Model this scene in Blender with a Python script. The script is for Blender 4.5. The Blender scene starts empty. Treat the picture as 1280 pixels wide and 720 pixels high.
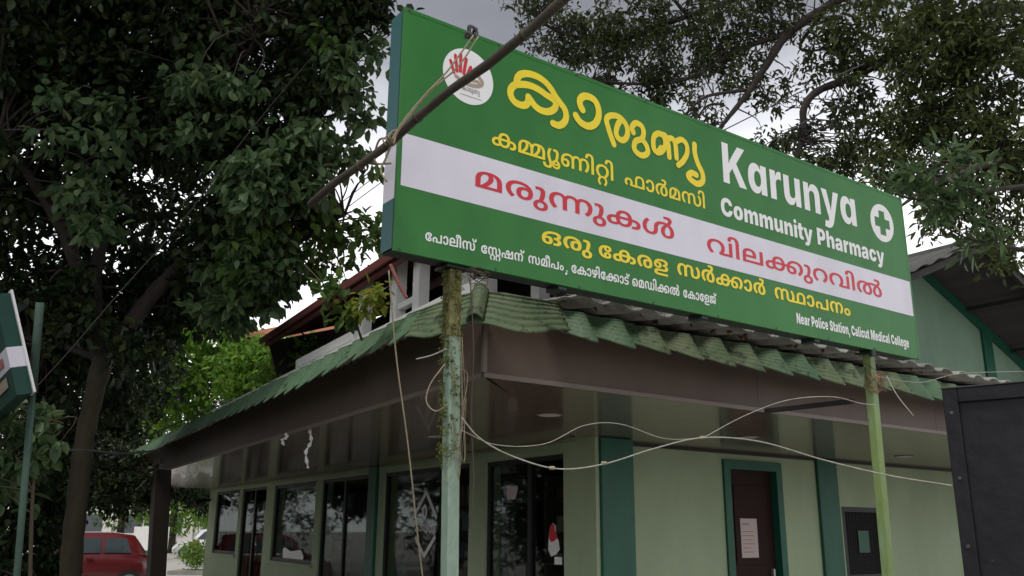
import bpy, bmesh, math, random
from math import sin, cos, pi, radians, sqrt, atan2
from mathutils import Vector, Matrix
from mathutils.geometry import delaunay_2d_cdt
import numpy as np

S = bpy.context.scene
COL = S.collection

# ------------------------------------------------------------------ camera
FPX, CX, CY = 1100.0, 640.0, 360.0            # focal length in photograph pixels
HEAD, PITCH, ROLL = radians(54.4), radians(15.35), radians(0.45)
EYE = Vector((0, 0, 1.6))
FW = Vector((cos(HEAD)*cos(PITCH), sin(HEAD)*cos(PITCH), sin(PITCH)))
R0 = Vector((sin(HEAD), -cos(HEAD), 0)); U0 = R0.cross(FW)
RT = R0*cos(ROLL) + U0*sin(ROLL); UP = RT.cross(FW)
cam = bpy.data.cameras.new('camera'); cam.sensor_width = 36; cam.lens = FPX/1280*36
cam.clip_start = 0.05; cam.clip_end = 3000
co = bpy.data.objects.new('camera', cam); COL.objects.link(co)
M = Matrix((RT, UP, -FW)).transposed().to_4x4(); M.translation = EYE
co.matrix_world = M; S.camera = co

# ------------------------------------------------------------------ sky, sun, exposure
SUN_EL, SUN_AZ = radians(64), radians(215)
w = bpy.data.worlds.new('World'); S.world = w; w.use_nodes = True
nt = w.node_tree; nt.nodes.clear()
N = nt.nodes.new; L = nt.links.new
out = N('ShaderNodeOutputWorld'); mix = N('ShaderNodeMixShader')
sky = N('ShaderNodeTexSky'); sky.sky_type = 'NISHITA'; sky.sun_disc = False
sky.sun_elevation = SUN_EL; sky.sun_rotation = radians(90)-SUN_AZ
b1 = N('ShaderNodeBackground'); b1.inputs[1].default_value = 0.1; L(sky.outputs[0], b1.inputs[0])
tc = N('ShaderNodeTexCoord'); sp = N('ShaderNodeSeparateXYZ'); L(tc.outputs['Generated'], sp.inputs[0])
ns = N('ShaderNodeTexNoise'); ns.inputs['Scale'].default_value = 3.2; ns.inputs['Detail'].default_value = 5
mpn = N('ShaderNodeMapping'); mpn.inputs['Scale'].default_value = (1, 1, 3); L(tc.outputs['Generated'], mpn.inputs[0]); L(mpn.outputs[0], ns.inputs['Vector'])
mm = N('ShaderNodeMath'); mm.operation = 'MULTIPLY_ADD'; L(ns.outputs[0], mm.inputs[0]); mm.inputs[1].default_value = 0.16; L(sp.outputs[2], mm.inputs[2])
cr = N('ShaderNodeValToRGB'); L(mm.outputs[0], cr.inputs[0])
el = cr.color_ramp.elements
el[0].position = 0.0; el[0].color = (0.92, 0.93, 0.96, 1)
el[1].position = 1.0; el[1].color = (0.17, 0.17, 0.185, 1)
for p, c in ((0.43, (0.98, 0.98, 1.0, 1)), (0.51, (0.60, 0.61, 0.65, 1)), (0.58, (0.23, 0.235, 0.26, 1)), (0.68, (0.14, 0.14, 0.155, 1))):
    e = el.new(p); e.color = c
b2 = N('ShaderNodeBackground'); L(cr.outputs[0], b2.inputs[0]); b2.inputs[1].default_value = 1.25
mix.inputs[0].default_value = 0.93; L(b1.outputs[0], mix.inputs[1]); L(b2.outputs[0], mix.inputs[2]); L(mix.outputs[0], out.inputs[0])
sl = bpy.data.lights.new('sun', 'SUN'); sl.energy = 1.7; sl.angle = radians(16); sl.color = (1.0, 0.96, 0.9)
so = bpy.data.objects.new('sun', sl); COL.objects.link(so)
sd = Vector((cos(SUN_EL)*cos(SUN_AZ), cos(SUN_EL)*sin(SUN_AZ), sin(SUN_EL)))
so.rotation_euler = sd.to_track_quat('Z', 'Y').to_euler(); so.location = (0, 0, 30)
S.view_settings.view_transform = 'Standard'; S.view_settings.look = 'None'
S.view_settings.exposure = 0.28; S.view_settings.gamma = 1.0
S.render.engine = 'CYCLES'; S.cycles.max_bounces = 7; S.cycles.transparent_max_bounces = 12
S.cycles.use_denoising = True

# ------------------------------------------------------------------ measuring helpers (a sight line of the photograph met with a real plane)
def ray(x, y): return FW + RT*((x-CX)/FPX) - UP*((y-CY)/FPX)
def onY(x, y, Y): d = ray(x, y); return EYE + d*(Y/d.y)
def onZ(x, y, Z): d = ray(x, y); return EYE + d*((Z-1.6)/d.z)
def onP(x, y, P, n): d = ray(x, y); return EYE + d*((Vector(P)-EYE).dot(Vector(n))/d.dot(Vector(n)))
def atD(x, y, D): return EYE + ray(x, y)*D
WA = radians(84.45)
W = Vector((cos(WA), sin(WA), 0)); WO = Vector((-sin(WA), cos(WA), 0))   # along the left wing, and outwards from it
CORN = Vector((2.79, 4.17, 0))                                          # fascia corner on plan
Z = Vector((0, 0, 1)); X = Vector((1, 0, 0)); Y = Vector((0, 1, 0))

# ------------------------------------------------------------------ materials
MATS = {}
def mat(name, col, rough=0.6, col2=None, scale=6.0, amt=0.5, bump=0.0, metal=0.0, spec=0.5, bscale=None, stretch=None, contrast=0.25, wear=None, coat=0.0):
    m = bpy.data.materials.new(name); m.use_nodes = True; t = m.node_tree; b = t.nodes['Principled BSDF']
    b.inputs['Base Color'].default_value = (*col, 1); b.inputs['Roughness'].default_value = rough
    b.inputs['Metallic'].default_value = metal; b.inputs['Specular IOR Level'].default_value = spec; b.inputs['Coat Weight'].default_value = coat
    c = t.nodes.new('ShaderNodeTexCoord'); src = c.outputs['Object']
    if stretch:
        mp = t.nodes.new('ShaderNodeMapping'); mp.inputs['Scale'].default_value = stretch; t.links.new(src, mp.inputs[0]); src = mp.outputs[0]
    if col2 is not None:
        n = t.nodes.new('ShaderNodeTexNoise'); n.inputs['Scale'].default_value = scale; n.inputs['Detail'].default_value = 7; n.inputs['Roughness'].default_value = 0.65
        t.links.new(src, n.inputs['Vector'])
        mr = t.nodes.new('ShaderNodeMapRange'); mr.inputs[1].default_value = 0.5-contrast/2; mr.inputs[2].default_value = 0.5+contrast/2; mr.inputs[4].default_value = amt
        t.links.new(n.outputs[0], mr.inputs[0])
        mx = t.nodes.new('ShaderNodeMixRGB'); mx.inputs[1].default_value = (*col, 1); mx.inputs[2].default_value = (*col2, 1)
        t.links.new(mr.outputs[0], mx.inputs[0]); last = mx.outputs[0]
        if wear is not None:
            wc, ws, wlo = wear
            n2 = t.nodes.new('ShaderNodeTexNoise'); n2.inputs['Scale'].default_value = ws; n2.inputs['Detail'].default_value = 9; n2.inputs['Roughness'].default_value = 0.75
            t.links.new(src, n2.inputs['Vector'])
            r2 = t.nodes.new('ShaderNodeMapRange'); r2.inputs[1].default_value = wlo; r2.inputs[2].default_value = wlo+0.08
            t.links.new(n2.outputs[0], r2.inputs[0])
            m2 = t.nodes.new('ShaderNodeMixRGB'); m2.inputs[2].default_value = (*wc, 1); t.links.new(last, m2.inputs[1]); t.links.new(r2.outputs[0], m2.inputs[0]); last = m2.outputs[0]
        t.links.new(last, b.inputs['Base Color'])
    if bump:
        n3 = t.nodes.new('ShaderNodeTexNoise'); n3.inputs['Scale'].default_value = bscale or scale*4; n3.inputs['Detail'].default_value = 6
        t.links.new(src, n3.inputs['Vector']); bp = t.nodes.new('ShaderNodeBump'); bp.inputs['Strength'].default_value = bump; bp.inputs['Distance'].default_value = 0.02
        t.links.new(n3.outputs[0], bp.inputs['Height']); t.links.new(bp.outputs[0], b.inputs['Normal'])
    MATS[name] = m
    return m
def leafmat(name, c1, c2, c3, trans=0.35, rough=0.45):
    m = bpy.data.materials.new(name); m.use_nodes = True; t = m.node_tree; b = t.nodes['Principled BSDF']; o = t.nodes['Material Output']
    g = t.nodes.new('ShaderNodeNewGeometry'); r = t.nodes.new('ShaderNodeValToRGB'); t.links.new(g.outputs['Random Per Island'], r.inputs[0])
    e = r.color_ramp.elements; e[0].color = (*c1, 1); e[1].color = (*c3, 1); q = e.new(0.55); q.color = (*c2, 1)
    t.links.new(r.outputs[0], b.inputs['Base Color']); b.inputs['Roughness'].default_value = rough; b.inputs['Specular IOR Level'].default_value = 0.25
    tl = t.nodes.new('ShaderNodeBsdfTranslucent'); hs = t.nodes.new('ShaderNodeHueSaturation'); hs.inputs['Value'].default_value = 1.5; hs.inputs['Hue'].default_value = 0.485
    t.links.new(r.outputs[0], hs.inputs['Color']); t.links.new(hs.outputs[0], tl.inputs[0])
    mx = t.nodes.new('ShaderNodeMixShader'); mx.inputs[0].default_value = trans; t.links.new(b.outputs[0], mx.inputs[1]); t.links.new(tl.outputs[0], mx.inputs[2]); t.links.new(mx.outputs[0], o.inputs[0])
    MATS[name] = m; return m
def glassmat(name, tint, refl=0.12, clear=0.75):
    m = bpy.data.materials.new(name); m.use_nodes = True; t = m.node_tree; o = t.nodes['Material Output']; t.nodes.remove(t.nodes['Principled BSDF'])
    tr = t.nodes.new('ShaderNodeBsdfTransparent'); tr.inputs[0].default_value = (*tint, 1)
    gl = t.nodes.new('ShaderNodeBsdfGlossy'); gl.inputs['Roughness'].default_value = 0.03
    fr = t.nodes.new('ShaderNodeFresnel'); fr.inputs[0].default_value = 1.5
    fm = t.nodes.new('ShaderNodeMath'); fm.operation = 'MULTIPLY'; fm.inputs[1].default_value = 0.16; t.links.new(fr.outputs[0], fm.inputs[0]); gl.inputs[0].default_value = (0.8, 0.82, 0.8, 1)
    mx = t.nodes.new('ShaderNodeMixShader'); t.links.new(fm.outputs[0], mx.inputs[0]); t.links.new(tr.outputs[0], mx.inputs[1]); t.links.new(gl.outputs[0], mx.inputs[2]); t.links.new(mx.outputs[0], o.inputs[0])
    MATS[name] = m; return m

mat('unseen_soil', (0.045, 0.038, 0.026), 0.95, (0.03, 0.04, 0.015), 2, 0.9, 0.5)
mat('sign_green', (0.020, 0.148, 0.024), 0.42, (0.032, 0.182, 0.034), 2.5, 0.9, 0.02, bscale=2.5, wear=((0.06, 0.15, 0.06), 7, 0.66), stretch=(1, 1, .5), spec=0.3)
mat('sign_white', (0.70, 0.68, 0.77), 0.45, (0.60, 0.58, 0.64), 3, 0.7, 0.02, bscale=2.5, wear=((0.52, 0.50, 0.50), 8, 0.68), stretch=(1, 1, .4))
mat('sign_teal', (0.008, 0.105, 0.105), 0.4, (0.014, 0.085, 0.085), 5, 0.5)
mat('sign_under', (0.012, 0.03, 0.026), 0.5, (0.03, 0.035, 0.03), 8, 0.7)
mat('print_yellow', (0.86, 0.68, 0.015), 0.45, (0.76, 0.56, 0.015), 10, 0.5)
mat('print_red', (0.58, 0.012, 0.025), 0.45, (0.5, 0.02, 0.04), 10, 0.5)
mat('print_white', (0.80, 0.80, 0.80), 0.45, (0.70, 0.71, 0.70), 8, 0.4)
mat('print_grey', (0.24, 0.23, 0.22), 0.5)
mat('print_sand', (0.36, 0.29, 0.22), 0.5)
mat('pole_paint', (0.035, 0.075, 0.055), 0.8, (0.025, 0.045, 0.035), 10, 0.7, 0.2)
mat('post_paint', (0.27, 0.375, 0.29), 0.6, (0.17, 0.25, 0.18), 14, 0.6, 0.3, wear=((0.22, 0.19, 0.12), 22, 0.66), stretch=(1, 1, 0.35))
mat('moss_skin', (0.14, 0.14, 0.045), 0.95, (0.24, 0.23, 0.10), 26, 0.9, 1.0, wear=((0.07, 0.05, 0.028), 30, 0.50), bscale=60, stretch=(1, 1, .3))
mat('post_moss', (0.22, 0.33, 0.17), 0.7, (0.20, 0.27, 0.06), 9, 0.9, 0.4, wear=((0.20, 0.17, 0.09), 20, 0.58), stretch=(1, 1, 0.3))
mat('valance', (0.070, 0.150, 0.075), 0.6, (0.13, 0.20, 0.115), 4, 0.8, 0.35, wear=((0.025, 0.045, 0.022), 8, 0.55), bscale=40)
mat('valance_old', (0.085, 0.135, 0.065), 0.7, (0.15, 0.185, 0.10), 5, 0.85, 0.35, wear=((0.03, 0.045, 0.022), 8, 0.52), bscale=40)
mat('cement_sheet', (0.40, 0.40, 0.37), 0.85, (0.20, 0.20, 0.18), 4, 0.9, 0.5, wear=((0.07, 0.08, 0.05), 10, 0.57), bscale=40)
mat('fascia', (0.112, 0.080, 0.062), 0.5, (0.088, 0.062, 0.048), 1.6, 0.9, wear=((0.16, 0.13, 0.105), 9, 0.66), spec=0.3, stretch=(1, 1, .5))
mat('soffit', (0.175, 0.122, 0.095), 0.20, (0.15, 0.103, 0.08), 2, 0.6, 0.010, bscale=3, coat=0.25)
mat('old_green', (0.006, 0.055, 0.04), 0.6, (0.01, 0.04, 0.03), 6, 0.7)
mat('fascia_trim', (0.16, 0.125, 0.10), 0.45, (0.12, 0.09, 0.072), 5, 0.5)
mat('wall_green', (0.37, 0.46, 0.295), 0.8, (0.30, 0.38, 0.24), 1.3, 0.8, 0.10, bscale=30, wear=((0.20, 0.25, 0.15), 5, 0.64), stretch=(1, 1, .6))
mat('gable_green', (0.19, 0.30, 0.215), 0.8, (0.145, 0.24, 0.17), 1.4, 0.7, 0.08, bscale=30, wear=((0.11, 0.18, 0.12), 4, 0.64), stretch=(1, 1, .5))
mat('trim_green', (0.004, 0.105, 0.060), 0.5, (0.010, 0.075, 0.045), 4, 0.8, stretch=(1, 1, .4))
mat('dark_trim', (0.014, 0.017, 0.015), 0.55, (0.015, 0.02, 0.018), 8, 0.5)
mat('door_maroon', (0.028, 0.011, 0.010), 0.6, (0.018, 0.008, 0.007), 5, 0.6, spec=0.15)
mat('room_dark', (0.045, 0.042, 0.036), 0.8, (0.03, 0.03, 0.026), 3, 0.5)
mat('shelf', (0.16, 0.15, 0.13), 0.6, (0.1, 0.1, 0.09), 5, 0.5)
for k, c in enumerate([(0.5, 0.5, 0.5), (0.35, 0.40, 0.44), (0.45, 0.38, 0.28), (0.30, 0.12, 0.10), (0.16, 0.25, 0.35)]): mat('carton%d' % k, c, 0.6)
mat('paper', (0.55, 0.47, 0.45), 0.8, (0.48, 0.40, 0.38), 12, 0.5)
mat('white_paint', (0.82, 0.82, 0.80), 0.6, (0.70, 0.69, 0.65), 6, 0.5, 0.1, wear=((0.46, 0.44, 0.38), 10, 0.68))
mat('maroon_roof', (0.15, 0.035, 0.028), 0.6, (0.10, 0.028, 0.024), 4, 0.6, 0.1)
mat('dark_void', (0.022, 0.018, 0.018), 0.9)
mat('roof_shaded', (0.034, 0.032, 0.029), 0.85, (0.020, 0.019, 0.018), 4, 0.7, 0.3)
mat('roof_grey', (0.14, 0.14, 0.135), 0.85, (0.08, 0.08, 0.075), 4, 0.7, 0.3)
mat('gate_metal', (0.0075, 0.007, 0.0105), 0.5, (0.015, 0.0135, 0.018), 5, 0.9, 0.35, wear=((0.060, 0.050, 0.048), 13, 0.63), bscale=9, spec=0.3)
mat('gate_edge', (0.07, 0.07, 0.075), 0.5, (0.03, 0.03, 0.034), 14, 0.8)
mat('bark', (0.034, 0.028, 0.018), 0.9, (0.068, 0.058, 0.034), 5, 0.8, 0.9, bscale=16, stretch=(1, 1, 0.25))
mat('bark_dark', (0.035, 0.028, 0.024), 0.9, (0.06, 0.048, 0.04), 5, 0.8, 0.7, stretch=(1, 1, 0.4))
mat('twig', (0.09, 0.07, 0.045), 0.9)
mat('pole_wood', (0.085, 0.070, 0.048), 0.75, (0.05, 0.04, 0.03), 5, 0.8, 0.3, wear=((0.24, 0.22, 0.17), 14, 0.62))
mat('rope', (0.34, 0.29, 0.19), 0.9, (0.24, 0.20, 0.13), 40, 0.8)
mat('rope_pink', (0.38, 0.14, 0.12), 0.9)
mat('wire_white', (0.44, 0.42, 0.36), 0.7, (0.26, 0.25, 0.21), 30, 0.8)
mat('wire_dark', (0.07, 0.07, 0.07), 0.7)
mat('wire_orange', (0.45, 0.15, 0.05), 0.7)
mat('light_lens', (0.62, 0.58, 0.54), 0.4)
mat('column_brown', (0.030, 0.020, 0.016), 0.7, (0.022, 0.016, 0.012), 4, 0.7, 0.1)
mat('ground', (0.46, 0.43, 0.40), 0.9, (0.38, 0.35, 0.33), 0.6, 0.8, 0.2, bscale=5)
mat('kerb', (0.30, 0.29, 0.27), 0.9, (0.2, 0.2, 0.19), 4, 0.6)
mat('car_red', (0.13, 0.013, 0.016), 0.3, (0.11, 0.012, 0.015), 3, 0.4, coat=0.6)
mat('car_white', (0.66, 0.67, 0.68), 0.3, coat=0.6)
mat('car_orange', (0.34, 0.05, 0.025), 0.3, coat=0.6)
mat('car_glass', (0.05, 0.07, 0.075), 0.05, spec=0.9)
mat('rubber', (0.018, 0.018, 0.018), 0.85)
mat('alloy', (0.42, 0.42, 0.43), 0.35, metal=0.7)
mat('lamp_red', (0.35, 0.01, 0.01), 0.2)
mat('far_white', (0.68, 0.67, 0.62), 0.8, (0.55, 0.54, 0.49), 1, 0.6)
mat('far_roof', (0.40, 0.15, 0.08), 0.8, (0.30, 0.11, 0.06), 2, 0.6)
mat('far_window', (0.06, 0.07, 0.08), 0.3)
mat('bin_green', (0.02, 0.14, 0.07), 0.5)
mat('flower', (0.45, 0.07, 0.05), 0.7)
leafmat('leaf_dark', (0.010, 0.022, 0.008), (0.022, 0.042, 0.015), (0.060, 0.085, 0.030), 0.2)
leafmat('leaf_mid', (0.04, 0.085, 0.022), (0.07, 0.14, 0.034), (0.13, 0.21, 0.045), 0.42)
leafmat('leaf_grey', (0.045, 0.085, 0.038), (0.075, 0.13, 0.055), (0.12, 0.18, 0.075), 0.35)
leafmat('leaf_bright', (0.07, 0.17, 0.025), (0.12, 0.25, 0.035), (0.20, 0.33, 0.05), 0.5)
leafmat('leaf_fine', (0.030, 0.044, 0.018), (0.052, 0.075, 0.030), (0.10, 0.12, 0.045), 0.28)
leafmat('leaf_olive', (0.036, 0.055, 0.018), (0.062, 0.088, 0.028), (0.12, 0.15, 0.05), 0.35)
leafmat('leaf_yellow', (0.12, 0.18, 0.03), (0.20, 0.25, 0.04), (0.32, 0.30, 0.05), 0.45)
leafmat('leaf_litter', (0.10, 0.06, 0.03), (0.16, 0.10, 0.05), (0.22, 0.17, 0.08), 0.1, 0.8)
leafmat('moss', (0.07, 0.10, 0.02), (0.13, 0.16, 0.035), (0.21, 0.20, 0.07), 0.2, 0.8)
glassmat('pane_glass', (0.72, 0.76, 0.74))

# ------------------------------------------------------------------ mesh helpers
class MB:
    def __init__(s): s.v = []; s.f = []
    def obox(s, o, a, b, c):
        o, a, b, c = map(Vector, (o, a, b, c)); n = len(s.v)
        if a.cross(b).dot(c) < 0: a, b = b, a
        s.v += [o, o+a, o+a+b, o+b, o+c, o+a+c, o+a+b+c, o+b+c]
        s.f += [[n+i for i in q] for q in ((0, 3, 2, 1), (4, 5, 6, 7), (0, 1, 5, 4), (1, 2, 6, 5), (2, 3, 7, 6), (3, 0, 4, 7))]
        return s
    def box(s, x0, x1, y0, y1, z0, z1): return s.obox((x0, y0, z0), (x1-x0, 0, 0), (0, y1-y0, 0), (0, 0, z1-z0))
    def tube(s, pts, rad, n=8, cap=True):
        pts = [Vector(p) for p in pts]
        if not hasattr(rad, '__len__'): rad = [rad]*len(pts)
        base = len(s.v); ref = None
        for i, p in enumerate(pts):
            d = (pts[min(i+1, len(pts)-1)]-pts[max(i-1, 0)]).normalized()
            if ref is None: ref = d.orthogonal().normalized()
            ref = (ref-d*ref.dot(d)).normalized(); q = d.cross(ref)
            for k in range(n):
                a = 2*pi*k/n; s.v.append(p+(ref*cos(a)+q*sin(a))*rad[i])
        for i in range(len(pts)-1):
            for k in range(n):
                a = base+i*n+k; b = base+i*n+(k+1) % n; s.f.append([a, b, b+n, a+n])
        if cap:
            s.f.append([base+k for k in range(n)][::-1]); s.f.append([base+(len(pts)-1)*n+k for k in range(n)])
        return s
    def disc(s, c, ax, r, t, n=24, ry=None, up=None):
        c = Vector(c); ax = Vector(ax).normalized(); u = (Vector(up) if up else ax.orthogonal()).normalized(); v = ax.cross(u); ry = ry or r
        b = len(s.v)
        for h in (0, t):
            for k in range(n):
                a = 2*pi*k/n; s.v.append(c+ax*h+v*(cos(a)*r)+u*(sin(a)*ry))
        s.f.append([b+k for k in range(n)][::-1]); s.f.append([b+n+k for k in range(n)])
        for k in range(n): s.f.append([b+k, b+(k+1) % n, b+n+(k+1) % n, b+n+k])
        return s
    def grid(s, P):
        b = len(s.v); r = len(P); c = len(P[0])
        for row in P: s.v += [Vector(p) for p in row]
        for i in range(r-1):
            for j in range(c-1): s.f.append([b+i*c+j, b+i*c+j+1, b+(i+1)*c+j+1, b+(i+1)*c+j])
        return s
    def prism(s, pts, d):
        b = len(s.v); n = len(pts); d = Vector(d); s.v += [Vector(p) for p in pts]+[Vector(p)+d for p in pts]
        s.f.append([b+i for i in range(n)][::-1]); s.f.append([b+n+i for i in range(n)])
        for i in range(n): s.f.append([b+i, b+(i+1) % n, b+n+(i+1) % n, b+n+i])
        return s
    def build(s, name, m, parent=None, smooth=False, solid=0, bevel=0, kind=None, label=None):
        me = bpy.data.meshes.new(name); org = parent.matrix_world.translation if parent else Vector((0, 0, 0))
        if parent is None and s.v:
            org = Vector((sum(v.x for v in s.v)/len(s.v), sum(v.y for v in s.v)/len(s.v), min(v.z for v in s.v)))
        if parent is not None: org = wloc(parent)
        me.from_pydata([v-org for v in s.v], [], s.f)
        bm = bmesh.new(); bm.from_mesh(me); bmesh.ops.recalc_face_normals(bm, faces=bm.faces); bm.to_mesh(me); bm.free()
        if smooth:
            for p in me.polygons: p.use_smooth = True
        me.materials.append(MATS[m] if isinstance(m, str) else m)
        o = bpy.data.objects.new(name, me); COL.objects.link(o)
        if parent is None: o.location = org
        else: o.parent = parent
        if solid: md = o.modifiers.new('solid', 'SOLIDIFY'); md.thickness = solid; md.offset = 0
        if bevel: md = o.modifiers.new('bevel', 'BEVEL'); md.width = bevel; md.segments = 2; md.limit_method = 'ANGLE'
        if kind: o['kind'] = kind
        if label: o['label'] = label
        return o
def wloc(o):
    v = Vector(o.location); p = o.parent
    while p is not None: v += Vector(p.location); p = p.parent
    return v
def thing(name, label, cat, loc, group=None):
    o = bpy.data.objects.new(name, None); COL.objects.link(o); o.location = loc; o.empty_display_size = 0.1
    o['label'] = label; o['category'] = cat
    if group: o['group'] = group
    return o
def tag(o, label, cat, group=None):
    o['label'] = label; o['category'] = cat
    if group: o['group'] = group
    return o
def curve(pts, n=8):
    """Catmull-Rom through the points"""
    pts = [Vector(p) for p in pts]; P = [pts[0]*2-pts[1]]+pts+[pts[-1]*2-pts[-2]]; o = []
    for i in range(1, len(P)-2):
        for k in range(n):
            t = k/n; a, b, c, d = P[i-1:i+3]
            o.append(0.5*((2*b)+(c-a)*t+(2*a-5*b+4*c-d)*t*t+(3*b-a-3*c+d)*t**3))
    o.append(pts[-1]); return o

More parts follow.
